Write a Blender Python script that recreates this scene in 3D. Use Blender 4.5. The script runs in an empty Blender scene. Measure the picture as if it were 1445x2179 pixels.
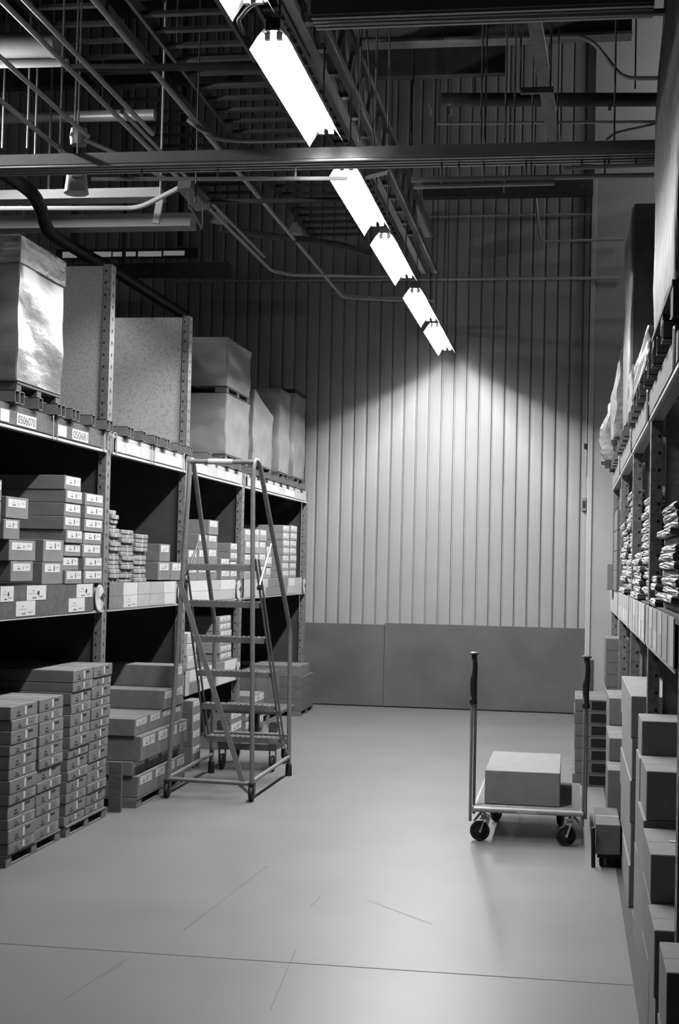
import bpy, bmesh, math, random
from mathutils import Vector, Matrix
random.seed(7)
S = bpy.context.scene
C = S.collection

# ---------------------------------------------------------------- camera, world, exposure
cam_data = bpy.data.cameras.new('camera')
cam = bpy.data.objects.new('camera', cam_data); C.objects.link(cam)
cam_data.sensor_fit = 'VERTICAL'; cam_data.sensor_height = 36.0
cam_data.lens = 51.2162
cam_data.clip_start = 0.05; cam_data.clip_end = 100
cam.matrix_world = Matrix(((0.987432, -0.016293, 0.157205, 0.0), (0.156471, -0.039317, -0.9869, 0.0), (0.02226, 0.999094, -0.036273, 1.57), (0.0, 0.0, 0.0, 1.0)))
S.camera = cam
S.view_settings.view_transform = 'Standard'; S.view_settings.look = 'None'
S.view_settings.gamma = 1.0; S.view_settings.exposure = 0.0
S.view_settings.use_curve_mapping = False
w = bpy.data.worlds.new('world'); S.world = w; w.use_nodes = True
w.node_tree.nodes['Background'].inputs[0].default_value = (1, 1, 1, 1)
w.node_tree.nodes['Background'].inputs[1].default_value = 0.004
TUBE = 640.0           # emission of the fluorescent tubes
BARE = 520.0           # emission of the unseen battens added to brighten ducts and right wall

# ---------------------------------------------------------------- materials
ALB = 0.5               # darkens every colour to cut bounced light and deepen the shade
def mat(name, g, rough=0.6, metal=0.0, var=0.0, scale=8.0, emit=0.0, spec=0.4, g2=None, stretch=(1, 1, 1), bump=0.0, detail=4.0, rng=(0.3, 0.7), coat=0.0):
    m = bpy.data.materials.new(name); m.use_nodes = True
    g *= ALB; var *= ALB; spec *= .6
    if g2 is not None: g2 *= ALB
    nt = m.node_tree; b = nt.nodes['Principled BSDF']
    b.inputs['Base Color'].default_value = (g, g, g, 1)
    b.inputs['Roughness'].default_value = rough
    b.inputs['Metallic'].default_value = metal
    b.inputs['Specular IOR Level'].default_value = spec
    b.inputs['Coat Weight'].default_value = coat
    if var or g2 is not None or bump:
        tc = nt.nodes.new('ShaderNodeTexCoord'); mp = nt.nodes.new('ShaderNodeMapping')
        mp.inputs['Scale'].default_value = stretch
        nz = nt.nodes.new('ShaderNodeTexNoise'); nz.inputs['Scale'].default_value = scale; nz.inputs['Detail'].default_value = detail
        nt.links.new(tc.outputs['Object'], mp.inputs[0]); nt.links.new(mp.outputs[0], nz.inputs['Vector'])
        rp = nt.nodes.new('ShaderNodeValToRGB')
        lo, hi = (g - var, g + var) if g2 is None else (g, g2)
        rp.color_ramp.elements[0].position, rp.color_ramp.elements[1].position = rng
        rp.color_ramp.elements[0].color = (lo, lo, lo, 1); rp.color_ramp.elements[1].color = (hi, hi, hi, 1)
        nt.links.new(nz.outputs['Fac'], rp.inputs[0]); nt.links.new(rp.outputs[0], b.inputs['Base Color'])
        if bump:
            bp = nt.nodes.new('ShaderNodeBump'); bp.inputs['Strength'].default_value = bump; bp.inputs['Distance'].default_value = 0.02
            nt.links.new(nz.outputs['Fac'], bp.inputs['Height']); nt.links.new(bp.outputs[0], b.inputs['Normal'])
    if emit:
        b.inputs['Emission Color'].default_value = (1, 1, 1, 1); b.inputs['Emission Strength'].default_value = emit
    return m

M = {
 'floor': mat('floor_paint', .23, .42, var=.02, scale=1.3, spec=.35, detail=8),
 'joint': mat('floor_joint', .06, .8),
 'scuff': mat('floor_scuff', .16, .7),
 'stripe': mat('floor_stripe', .05, .6, var=.012, scale=20),
 'siding': mat('siding_paint', .46, .48, var=.015, scale=3, spec=.35),
 'kick': mat('kick_panel', .15, .55, var=.03, scale=2.2, detail=6),
 'plaster': mat('plaster', .50, .8, var=.015, scale=5),
 'trimpaint': mat('trim_paint', .62, .5),
 'deck': mat('roof_deck', .14, .8, var=.03, scale=3),
 'steel_dark': mat('dark_steel', .085, .5, var=.02, scale=12),
 'steel': mat('galvanised_steel', .34, .42, metal=.35, var=.06, scale=30),
 'steel_light': mat('bright_steel', .62, .35, metal=.3, var=.04, scale=25),
 'conduit': mat('conduit_metal', .55, .4, metal=.3),
 'rack': mat('rack_paint', .24, .45, var=.08, scale=45, metal=.15),
 'panel_grey': mat('grey_panel', .30, .7, g2=.40, scale=60, rng=(.38, .5), detail=3),
 'beam': mat('beam_paint', .36, .45, var=.03, scale=25),
 'beamlip': mat('beam_lip', .62, .4),
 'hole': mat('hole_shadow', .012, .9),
 'board': mat('chipboard', .46, .7, g2=.62, scale=70, rng=(.38, .5), detail=3),
 'shelf': mat('shelf_board', .09, .75, var=.03, scale=6),
 'back': mat('shaded_board', .06, .85, var=.012, scale=5),  # dark colour carries the shade inside the rack
 'card': mat('cardboard', .235, .75, var=.03, scale=14, spec=.25),
 'card2': mat('cardboard_dark', .17, .78, var=.025, scale=12, spec=.25),
 'card3': mat('cardboard_pale', .33, .72, var=.03, scale=16, spec=.25),
 'white': mat('white_paper', .74, .6, var=.03, scale=40),
 'pale': mat('pale_paper', .52, .65, var=.04, scale=30),
 'midcard': mat('label_strip_dark', .10, .7, var=.03, scale=25),
 'mid': mat('grey_paper', .22, .7, var=.03, scale=25),
 'ink': mat('black_ink', .03, .6),
 'greyink': mat('grey_ink', .22, .6),
 'wood': mat('pallet_wood', .20, .8, var=.06, scale=9, stretch=(1, 6, 6)),
 'wood_dark': mat('pallet_wood_dark', .13, .8, var=.04, scale=9, stretch=(1, 6, 6)),
 'wrap_lid': mat('stretch_film_lid', .10, .25, g2=.34, scale=6, stretch=(1, 1, 3.5), bump=.6, spec=.8, rng=(.42, .66), detail=7),
 'wrap': mat('stretch_film', .15, .27, g2=.27, scale=5, stretch=(1, .8, 1.8), bump=.35, spec=.6, rng=(.35, .7), detail=6),
 'wrap_dark': mat('stretch_film_dark', .12, .3, g2=.2, scale=5, stretch=(1, 1, 2.5), bump=.3, spec=.5, rng=(.3, .7), detail=6),
 'wrap_pale': mat('stretch_film_pale', .25, .3, g2=.40, scale=4, stretch=(1, .8, 1.6), bump=.3, spec=.5, rng=(.3, .7), detail=6),
 'wrap_streak': mat('stretch_film_streaked', .012, .5, g2=.2, scale=8, stretch=(1, 10, 1.0), bump=.4, spec=.3, rng=(.42, .60), detail=7),
 'bundle': mat('bundle_film', .20, .55, g2=.46, scale=14, stretch=(1, 1, 2), bump=.25, rng=(.36, .64)),
 'bundle_shaded': mat('bundle_shaded', .10, .6, var=.03, scale=14),
 'black': mat('black_plastic', .016, .5),
 'rubber': mat('black_rubber', .022, .6),
 'ladder': mat('ladder_paint', .27, .42, var=.03, scale=30, metal=.25),
 'tread': mat('step_tread', .17, .7, var=.05, scale=60, bump=.3),
 'chrome': mat('chrome', .55, .25, metal=.85),
 'sleeve': mat('pale_sleeve', .66, .5),
 'lampwhite': mat('lamp_enamel', .82, .4),
 'reflector': mat('reflector_enamel', .35, .5),
 'duct': mat('duct_paint', .60, .5, var=.03, scale=6),
 'whiteplastic': mat('white_plastic', .72, .4),
 'tube': mat('fluorescent_tube', .9, .5, emit=TUBE),
 'dimtube': mat('dimmed_tube', .9, .5, emit=TUBE*.15),  # nearest lamp dimmed to keep faces turned to the camera dark
 'baretube2': mat('bare_tube_right', .9, .5, emit=BARE*.55),
 'baretube3': mat('bare_tube_near', .9, .5, emit=BARE*.3),
 'tray': mat('channel_paint', .42, .55, var=.03, scale=6),
 'baretube': mat('bare_tube', .9, .5, emit=BARE),
 'sky': mat('daylit_rooflight', .8, .6, emit=.16),
}

# ---------------------------------------------------------------- mesh helpers
ORG = {}
class MB:
    def __init__(s): s.v = []; s.f = []; s.m = []; s.s = []
    def quad(s, a, b, c, d, m=0):
        i = len(s.v); s.v += [tuple(a), tuple(b), tuple(c), tuple(d)]; s.f.append((i, i+1, i+2, i+3)); s.m.append(m); s.s.append(False)
    def box(s, x0, x1, y0, y1, z0, z1, m=0, b=0.0):
        if x1 < x0: x0, x1 = x1, x0
        if y1 < y0: y0, y1 = y1, y0
        if z1 < z0: z0, z1 = z1, z0
        if b <= 0:
            i = len(s.v)
            s.v += [(x0,y0,z0),(x1,y0,z0),(x1,y1,z0),(x0,y1,z0),(x0,y0,z1),(x1,y0,z1),(x1,y1,z1),(x0,y1,z1)]
            for q in ((3,2,1,0),(4,5,6,7),(0,1,5,4),(1,2,6,5),(2,3,7,6),(3,0,4,7)):
                s.f.append(tuple(i+k for k in q)); s.m.append(m); s.s.append(False)
            return
        bm = bmesh.new(); bmesh.ops.create_cube(bm, size=1)
        bmesh.ops.scale(bm, vec=(x1-x0, y1-y0, z1-z0), verts=bm.verts)
        bmesh.ops.translate(bm, vec=((x0+x1)/2, (y0+y1)/2, (z0+z1)/2), verts=bm.verts)
        bmesh.ops.bevel(bm, geom=list(bm.edges), offset=b, segments=1, affect='EDGES')
        s.add(bm, m)
    def add(s, bm, m=0, smooth=False):
        bm.verts.index_update(); i = len(s.v); s.v += [tuple(v.co) for v in bm.verts]
        for f in bm.faces:
            s.f.append(tuple(i+v.index for v in f.verts)); s.m.append(m); s.s.append(smooth)
        bm.free()
    def tube(s, pts, r, n=10, m=0, cap=True):
        pts = [Vector(p) for p in pts]; rings = []; up = None
        rr = r if isinstance(r, (list, tuple)) else [r]*len(pts)
        for k, p in enumerate(pts):
            if k == 0: t = pts[1]-p
            elif k == len(pts)-1: t = p-pts[k-1]
            else: t = (pts[k+1]-p).normalized()+(p-pts[k-1]).normalized()
            t.normalize()
            if up is None:
                a = Vector((0,0,1)) if abs(t.z) < .9 else Vector((1,0,0)); up = t.cross(a).normalized()
            else:
                up = (up - t*up.dot(t)).normalized()
            b = t.cross(up); i = len(s.v)
            s.v += [tuple(p+(up*math.cos(2*math.pi*j/n)+b*math.sin(2*math.pi*j/n))*rr[k]) for j in range(n)]
            rings.append(i)
        for a, b in zip(rings, rings[1:]):
            for j in range(n):
                s.f.append((a+j, a+(j+1)%n, b+(j+1)%n, b+j)); s.m.append(m); s.s.append(True)
        if cap:
            s.f.append(tuple(rings[0]+j for j in reversed(range(n)))); s.m.append(m); s.s.append(False)
            s.f.append(tuple(rings[-1]+j for j in range(n))); s.m.append(m); s.s.append(False)
    def bar(s, p, q, wx, wy, m=0):
        # rectangular bar from p to q
        p, q = Vector(p), Vector(q); t = (q-p).normalized()
        a = Vector((1,0,0)) if abs(t.x) < .9 else Vector((0,1,0))
        u = (a-t*a.dot(t)).normalized()*wx/2; v = t.cross(u).normalized()*wy/2
        i = len(s.v)
        for o in (p, q): s.v += [tuple(o-u-v), tuple(o+u-v), tuple(o+u+v), tuple(o-u+v)]
        for q4 in ((3,2,1,0),(4,5,6,7),(0,1,5,4),(1,2,6,5),(2,3,7,6),(3,0,4,7)):
            s.f.append(tuple(i+k for k in q4)); s.m.append(m); s.s.append(False)
    def lathe(s, c, prof, n=20, axis='z', m=0):
        # prof: list of (radius, offset along the axis)
        i = len(s.v); c = Vector(c)
        for r, h in prof:
            for j in range(n):
                a = 2*math.pi*j/n; x, y = r*math.cos(a), r*math.sin(a)
                d = {'z': (x,y,h), 'x': (h,x,y), 'y': (y,h,x)}[axis]; s.v.append(tuple(c+Vector(d)))
        for k in range(len(prof)-1):
            for j in range(n):
                s.f.append((i+k*n+j, i+k*n+(j+1)%n, i+(k+1)*n+(j+1)%n, i+(k+1)*n+j)); s.m.append(m); s.s.append(True)
        for k, rev in ((0, True), (len(prof)-1, False)):
            if prof[k][0] > 1e-5:
                ids = [i+k*n+j for j in range(n)]
                s.f.append(tuple(reversed(ids)) if rev else tuple(ids)); s.m.append(m); s.s.append(False)
    def build(s, name, mats, parent=None, origin=None):
        if not isinstance(mats, (list, tuple)): mats = [mats]
        if origin is None:
            if parent is not None: origin = ORG[parent.name]
            else:
                xs, ys, zs = zip(*s.v); origin = ((min(xs)+max(xs))/2, (min(ys)+max(ys))/2, min(zs))
        me = bpy.data.meshes.new(name)
        me.from_pydata([(x-origin[0], y-origin[1], z-origin[2]) for x, y, z in s.v], [], s.f)
        for m in mats: me.materials.append(M[m] if isinstance(m, str) else m)
        me.polygons.foreach_set('material_index', s.m); me.polygons.foreach_set('use_smooth', s.s)
        me.update()
        if any(s.s): me.set_sharp_from_angle(angle=math.radians(38))
        o = bpy.data.objects.new(name, me); C.objects.link(o)
        if parent is None: o.location = origin
        else:
            o.parent = parent; po = ORG[parent.name]
            o.location = (origin[0]-po[0], origin[1]-po[1], origin[2]-po[2])
        ORG[o.name] = origin
        return o

def tag(o, label, cat, group=None):
    o['label'] = label; o['category'] = cat
    if group: o['group'] = group
    return o
def thing(name, label, cat, loc, group=None):
    o = bpy.data.objects.new(name, None); C.objects.link(o); o.location = loc; o.empty_display_size = .1
    ORG[o.name] = tuple(loc); return tag(o, label, cat, group)
def struct(o):
    o['kind'] = 'structure'; return o
def fillet(pts, r, n=5):
    pts = [Vector(p) for p in pts]; out = [pts[0]]
    for a, b, c in zip(pts, pts[1:], pts[2:]):
        d1 = (a-b); d2 = (c-b); k = min(r, d1.length*.45, d2.length*.45)
        p, q = b+d1.normalized()*k, b+d2.normalized()*k
        for i in range(n+1):
            t = i/n; out.append(p*(1-t)**2+b*2*t*(1-t)+q*t*t)
    out.append(pts[-1]); return out

ORD = ['lowest', 'second from bottom', 'third from bottom', 'fourth from bottom', 'fifth from bottom', 'sixth from bottom', 'seventh from bottom', 'eighth from bottom', 'ninth from bottom', 'tenth from bottom',
       'eleventh from bottom', 'twelfth from bottom', 'thirteenth from bottom', 'fourteenth from bottom', 'fifteenth from bottom', 'sixteenth from bottom', 'seventeenth from bottom']
def ordn(i, n): return 'topmost' if i == n-1 and n > 1 else ORD[i]

# ---------------------------------------------------------------- the hall
YW = 16.2
mb = MB(); mb.quad((-12,-4,0),(9,-4,0),(9,17,0),(-12,17,0)); struct(mb.build('floor', 'floor', origin=(0,0,0)))
mb = MB(); mb.box(-12, 9, 5.698, 5.706, .0002, .0006)
struct(mb.build('floor_joint', 'joint'))
mb = MB()
for a, b, wd in (((-1.603, 6.087, 0.000), (-1.528, 7.487, 0.000), .006), ((-0.921, 6.847, 0.000), (-0.574, 6.456, 0.000), .005), ((-1.153, 6.642, 0.000), (-1.144, 6.868, 0.000), .004), ((-1.756, 5.052, 0.000), (-1.702, 5.607, 0.000), .004), ((-1.017, 5.085, 0.000), (-1.080, 5.905, 0.000), .003), ((-2.131, 9.746, 0.000), (-1.794, 11.030, 0.000), .004), ((-1.718, 5.335, 0.000), (-1.696, 5.539, 0.000), .003)):
    d = (Vector(b)-Vector(a)).normalized(); nrm = Vector((-d.y, d.x, 0))*wd/2; z = Vector((0,0,.0005))
    mb.quad(Vector(a)-nrm+z, Vector(b)-nrm+z, Vector(b)+nrm+z, Vector(a)+nrm+z)
struct(mb.build('floor_scuff', 'scuff'))
mb = MB(); mb.quad((.262,1,.0008),(.305,1,.0008),(.305,12.2,.0008),(.262,12.2,.0008)); struct(mb.build('floor_stripe', 'stripe'))

# back wall: ribbed metal siding with narrow standing grooves
mb = MB(); x = -12.0; pitch = .1405; prof = []
x0 = -2.845 - pitch*66
n = int((.19-x0)/pitch)+1
for k in range(n):
    a = x0+k*pitch
    for dx, dy in ((0, 0), (.040, -.003), (.100, -.003), (pitch-.022, 0), (pitch-.016, .026), (pitch-.006, .026)):
        if a+dx < .19: prof.append((a+dx, YW+dy))
prof.append((.19, YW))
for (xa, ya), (xb, yb) in zip(prof, prof[1:]): mb.quad((xa,ya,.0),(xb,yb,.0),(xb,yb,7.9),(xa,ya,7.9))
struct(mb.build('wall_back', 'siding', origin=(0,YW,0)))
mb = MB(); mb.box(.19, 9, YW-.10, YW+.1, 0, 7.9); struct(mb.build('wall_back_smooth', 'plaster'))
mb = MB(); mb.box(.166, .222, YW-.118, YW-.1005, 0, 5.9, 0, b=.006); struct(mb.build('trim_1', 'trimpaint'))
mb = MB(); mb.box(-2.035, .175, YW-.034, YW-.006, .012, .935, b=.002); mb.box(-12, -2.04, YW-.034, YW-.006, .012, .915, b=.002)
struct(mb.build('baseboard_back', 'kick'))
mb = MB(); mb.quad((-12,-4,0),(-12,17,0),(-12,17,7.9),(-12,-4,7.9)); struct(mb.build('wall_left', 'plaster'))
mb = MB(); mb.quad((9,17,0),(9,-4,0),(9,-4,7.9),(9,17,7.9)); struct(mb.build('wall_right', 'plaster'))
mb = MB(); mb.box(-12, 9, -4, 17, 7.9, 8.0)
for k in range(26): mb.box(-12, 9, -3.6+k*.8, -3.52+k*.8, 7.75, 7.9)
struct(mb.build('ceiling', 'deck'))

# ---------------------------------------------------------------- racks
def upright(mb, xf, xb, y, z0, z1, side):
    """perforated post: front flange in the rack's front plane, web facing the camera"""
    s = side   # +1: rack to the left (front faces +x)   -1: rack to the right
    mb.box(xf, xf-s*.008, y-.045, y+.045, z0, z1, 0)
    mb.box(xf-s*.008, xf-s*.050, y-.045, y-.037, z0, z1, 0)
    mb.box(xf-s*.008, xf-s*.050, y+.037, y+.045, z0, z1, 0)
    z = z0+.06
    while z < z1-.04:
        for dy in (0,):
            a, b = y+dy-.009, y+dy+.009
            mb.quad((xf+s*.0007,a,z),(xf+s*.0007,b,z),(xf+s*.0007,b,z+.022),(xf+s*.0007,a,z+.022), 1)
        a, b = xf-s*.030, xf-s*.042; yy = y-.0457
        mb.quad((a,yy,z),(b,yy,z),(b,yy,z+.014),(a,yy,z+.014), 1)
        z += .075

LX, LD = -2.85, 1.05
LPOST = [(6.81, 3.41), (8.71, 3.41), (10.59, 3.41), (12.50, 2.358), (15.64, 2.358)]
rack = thing('pallet_rack', 'long grey steel storage rack along the aisle behind the rolling ladder', 'rack', (LX, 10.6, 0))
def build_rack(rk, XF, D, side, posts, sub=None):
    s = side
    for y, zt in posts:
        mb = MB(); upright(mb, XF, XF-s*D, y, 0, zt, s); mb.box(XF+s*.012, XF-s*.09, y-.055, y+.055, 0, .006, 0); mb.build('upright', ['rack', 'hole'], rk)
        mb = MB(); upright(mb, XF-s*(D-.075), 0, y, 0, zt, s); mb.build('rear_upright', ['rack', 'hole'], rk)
        mb = MB(); mb.box(XF-s*.066, XF-s*(D-.066), y-.010, y+.010, .02, 2.35); mb.build('side_panel', 'back' if s > 0 else 'panel_grey', rk)  # left lower panels coloured near black to stand in for shade
        if zt > 2.5:
            mb = MB(); mb.box(XF-s*.066, XF-s*(D-.066), y-.010, y+.010, 2.3505, zt-.005); mb.build('side_panel', 'board', rk)
    for (ya, _), (yb, _) in zip(posts, posts[1:]):
        y0, y1 = ya+.047, yb-.047
        for z0, z1 in ((1.251, 1.400), (2.235, 2.358)):
            mb = MB(); mb.box(XF-s*.004, XF-s*.049, y0, y1, z0, z1, 0)
            mb.box(XF-s*.004, XF+s*.010, y0, y1, z0-.004, z0+.010, 1)
            mb.build('beam', ['beam', 'beamlip'], rk)
            mb = MB(); mb.box(XF-s*(D-.05), XF-s*(D-.005), y0, y1, z0, z1, 0); mb.build('rear_beam', 'beam', rk)
        mb = MB(); mb.box(XF-s*.052, XF-s*(D-.10), y0, y1, 1.4005, 1.425); mb.box(XF-s*.01, XF-s*.052, y0, y1, 1.4005, 1.425); mb.build('shelf_board', 'shelf', rk)
        mb = MB(); mb.box(XF-s*.052, XF-s*(D-.10), y0, y1, 2.328, 2.356); mb.build('shelf_board', 'shelf', rk)
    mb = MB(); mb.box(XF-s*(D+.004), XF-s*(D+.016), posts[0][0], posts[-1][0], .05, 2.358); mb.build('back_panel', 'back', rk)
build_rack(rack, LX, LD, 1, LPOST)
# square support tubes lying across the upper beams, open ends towards the aisle
def support_bars(rk, XF, D, s, ys):
    for i, y in enumerate(ys):
        mb = MB(); n = 2 if i % 3 != 1 else 1
        for k in range(n):
            a = y+(k-.5*(n-1))*.066
            z0, z1 = 2.359, 2.4245; t = .004
            mb.box(XF+s*.045, XF-s*(D-.05), a-.030, a-.030+t, z0, z1); mb.box(XF+s*.045, XF-s*(D-.05), a+.030-t, a+.030, z0, z1)
            mb.box(XF+s*.045, XF-s*(D-.05), a-.030, a+.030, z0, z0+t); mb.box(XF+s*.045, XF-s*(D-.05), a-.030, a+.030, z1-t, z1)
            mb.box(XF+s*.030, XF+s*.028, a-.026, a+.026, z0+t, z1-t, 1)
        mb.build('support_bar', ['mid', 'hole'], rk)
support_bars(rack, LX, LD, 1, [7.100, 7.401, 7.720, 7.961, 8.276, 8.578, 9.012, 9.315, 9.626, 9.872, 10.182, 10.497, 11.1, 11.45, 11.8, 12.15, 12.7, 13.05, 13.4, 13.75, 14.1, 14.45, 14.8, 15.2])
def card(rk, name, XF, s, y0, y1, z0, z1, m, marks=0):
    mb = MB(); xo = XF+s*.0125
    mb.box(xo, xo+s*.002, y0, y1, z0, z1, 0)
    xm = xo+s*.0026; w_, h_ = y1-y0, z1-z0
    def q(a, b, c, d, k): mb.quad((xm, y0+a*w_, z0+c*h_), (xm, y0+b*w_, z0+c*h_), (xm, y0+b*w_, z0+d*h_), (xm, y0+a*w_, z0+d*h_), k)
    if marks >= 1:
        for a in (.30, .37, .44): q(a, a+.055, .12, .20, 1)
        q(.30, .40, .62, .68, 2); q(.62, .85, .20, .26, 2); q(.12, .55, .45, .47, 2)
    if marks >= 2:
        c = Vector((xm, y0+.6*w_, z0+.48*h_)); i = len(mb.v)
        mb.v += [tuple(c+Vector((0, .055*w_*math.cos(t*math.pi/8), .17*h_*math.sin(t*math.pi/8)))) for t in range(16)]
        mb.f.append(tuple(i+t for t in range(16))); mb.m.append(1); mb.s.append(False)
    return mb.build(name, [m, 'ink', 'greyink'], rk)
def sign_disc(rk, XF, s, y, z, r):
    mb = MB(); xo = XF+s*.016
    mb.lathe((xo, y, z), [(r, 0), (r, s*.004)], 28, 'x', 0)
    i = len(mb.v); xm = xo+s*.0048
    for a0, a1, k in ((.15*math.pi, .62*math.pi, 1), (1.1*math.pi, 1.65*math.pi, 1), (-.12*math.pi, .15*math.pi, 2)):
        i = len(mb.v); mb.v.append((xm, y, z)); st = 8
        mb.v += [(xm, y+r*.94*math.cos(a0+(a1-a0)*t/st), z+r*.94*math.sin(a0+(a1-a0)*t/st)) for t in range(st+1)]
        for t in range(st): mb.f.append((i, i+1+t, i+2+t)); mb.m.append(k); mb.s.append(False)
    mb.build('bay_sign', ['pale', 'white', 'ink'], rk)
# lower beam: grey card strip with white price cards
def rows2(za, zb): zm = (za+zb)/2; return ((za+.002, zm-.001), (zm+.001, zb-.002))
LOW, UPP = rows2(1.262, 1.425)
for (a, b) in ((6.86, 8.46), (8.77, 10.33), (10.65, 12.22), (12.56, 15.36)):
    mb = MB(); mb.box(LX+.010, LX+.0122, a, b, 1.257, 1.4255); mb.build('label_board', 'midcard' if a < 8 else 'pale', rack)
for y0, y1, r, k in ((6.997, 7.173)+(UPP, 2), (7.357, 7.644)+(UPP, 2), (8.144, 8.432)+(UPP, 2), (7.211, 7.487)+(LOW, 1), (8.015, 8.294)+(LOW, 1)):
    card(rack, 'price_card', LX, 1, y0, y1, r[0], r[1], 'white', k)
for y0, y1, r, m, k in ((9.048, 9.347)+(UPP, 'white', 0), (9.058, 9.357)+(LOW, 'white', 1), (9.992, 10.277)+(UPP, 'white', 0), (10.004, 10.277)+(LOW, 'white', 0), (8.757, 9.038)+(UPP, 'mid', 0), (8.757, 9.048)+(LOW, 'mid', 0),
    (9.368, 9.653)+(UPP, 'pale', 0), (9.368, 9.631)+(LOW, 'pale', 0), (9.665, 9.980)+(UPP, 'pale', 0), (9.653, 9.992)+(LOW, 'pale', 0),
    (10.687, 11.326)+(UPP, 'white', 0), (11.357, 11.674)+(UPP, 'pale', 0), (11.690, 12.218)+(UPP, 'white', 0), (10.687, 11.388)+(LOW, 'white', 0), (11.419, 12.218)+(LOW, 'pale', 0),
    (13.091, 13.381)+(UPP, 'white', 0), (13.596, 14.578)+(UPP, 'mid', 0), (14.628, 14.936)+(UPP, 'white', 0), (12.583, 13.071)+(LOW, 'pale', 0), (13.488, 14.528)+(LOW, 'mid', 0), (14.578, 14.936)+(LOW, 'pale', 0)):
    card(rack, 'price_card', LX, 1, y0, y1, r[0], r[1], m, k)
for y in (8.555, 10.43, 12.33, 15.47): sign_disc(rack, LX, 1, y, 1.337, .081)
# upper beam: label strip with cards and wire clips
for (a, b) in ((6.86, 8.6), (8.81, 10.47), (10.68, 12.38), (12.6, 15.5)):
    mb = MB(); mb.box(LX+.010, LX+.0122, a, b, 2.252, 2.353); mb.build('label_board', 'midcard' if a < 8 else 'pale', rack)
for y0, y1, m in ((6.925, 7.043)+('white',), (7.145, 7.420)+('white',), (7.752, 7.898)+('white',), (7.993, 8.273)+('white',), (8.797, 8.933)+('white',), (9.012, 9.312)+('white',), (9.643, 10.350)+('white',), (10.672, 11.133)+('white',), (11.472, 11.666)+('white',), (11.765, 12.108)+('white',), (12.737, 13.097)+('white',), (13.433, 13.969)+('white',), (14.302, 14.804)+('white',)):
    card(rack, 'location_card', LX, 1, y0, y1, 2.257, 2.319, m, 0)
def digits(txt, parent, y0, y1, z, h, x):
    cu = bpy.data.curves.new('location_number', 'FONT'); cu.body = txt; cu.size = 1
    o = bpy.data.objects.new('location_number', cu); C.objects.link(o)
    bpy.context.view_layer.update()
    me = bpy.data.meshes.new_from_object(o.evaluated_get(bpy.context.evaluated_depsgraph_get()))
    C.objects.unlink(o); bpy.data.objects.remove(o)
    xs = [v.co.x for v in me.vertices]; ys = [v.co.y for v in me.vertices]
    po = ORG[parent.name]; kx = (y1-y0)/(max(xs)-min(xs)); ky = h/(max(ys)-min(ys))
    for v in me.vertices:
        v.co = Vector((x-po[0], y0+(v.co.x-min(xs))*kx-po[1], z+(v.co.y-min(ys))*ky-po[2]))
    me.materials.clear(); me.materials.append(M['ink'])
    t = bpy.data.objects.new('location_number', me); C.objects.link(t); t.parent = parent; return t
a = (7.158, 7.406); digits('0506070', rack, a[0], a[1], 2.267, .041, LX+.0152)
a = (8.009, 8.256); digits('050681', rack, a[0], a[1], 2.267, .041, LX+.0152)
for y in (7.693, 8.582, 8.759, 9.609, 10.442):
    mb = MB(); x = LX+.022
    mb.tube(fillet([(x,y-.035,2.228),(x,y-.035,2.363),(x,y+.035,2.363),(x,y+.035,2.228)], .015, 3), .004, 6); mb.build('label_clip', 'steel_light', rack)
# low extra shelf in the third bay
mb = MB(); mb.box(LX-.004, LX-.05, 10.65, 12.44, .565, .718, 0); mb.build('low_beam', 'beam', rack)
mb = MB(); mb.box(LX-.004, LX-.9, 10.65, 12.44, .7185, .744, 0); mb.build('low_shelf', 'shelf', rack)
mb = MB(); mb.box(LX+.001, LX+.0035, 10.68, 12.42, .555, .742); mb.build('label_board', 'pale', rack)
for y0, y1, z0, z1, m in ((10.80, 11.11, .56, .645, 'mid'), (11.13, 11.5, .56, .645, 'white'), (10.80, 11.5, .655, .74, 'white'), (11.55, 11.92, .655, .74, 'mid'), (11.94, 12.33, .655, .74, 'white'), (11.71, 12.33, .56, .645, 'white')):
    card(rack, 'price_card', LX-.009, 1, y0, y1, z0, z1, m, 0)
sign_disc(rack, LX, 1, 12.40, .65, .062)

RX, RD = .342, 1.05
RPOST = [(4.70, 2.358), (6.57, 2.358), (8.40, 2.358), (10.35, 2.358), (12.28, 2.358)]
rrack = thing('pallet_rack', 'steel storage rack on the right side behind the platform cart', 'rack', (RX, 8.3, 0))
build_rack(rrack, RX, RD, -1, RPOST)
support_bars(rrack, RX, RD, -1, [5.08, 5.39, 5.70, 6.01, 6.32, 6.74, 7.05, 7.36, 7.67, 7.98, 8.71, 9.02, 9.33, 9.64, 9.95, 10.57, 10.88, 11.19, 11.50, 11.81])
for (a, b) in ((4.76, 6.5), (6.63, 8.33), (8.46, 10.28), (10.41, 12.2)):
    mb = MB(); mb.box(RX-.010, RX-.0122, a, b, 1.257, 1.4255); mb.build('label_board', 'pale', rrack)
    mb = MB(); mb.box(RX-.010, RX-.0122, a, b, 2.252, 2.353); mb.build('label_board', 'mid', rrack)
    y = a
    while y < b-.15:
        for r in (LOW, UPP):
            wd = random.uniform(.12, .3); 
            card(rrack, 'price_card', RX, -1, y+.01, min(y+wd, b), r[0], r[1], random.choice(['white', 'pale', 'pale']), 0)
        y += .31
for y in (6.49, 8.3, 10.26, 4.80): 
    mb = MB(); x = RX-.022
    mb.tube(fillet([(x,y-.03,2.228),(x,y-.03,2.363),(x,y+.03,2.363),(x,y+.03,2.228)], .015, 3), .004, 6); mb.build('label_clip', 'steel_light', rrack)

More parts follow.
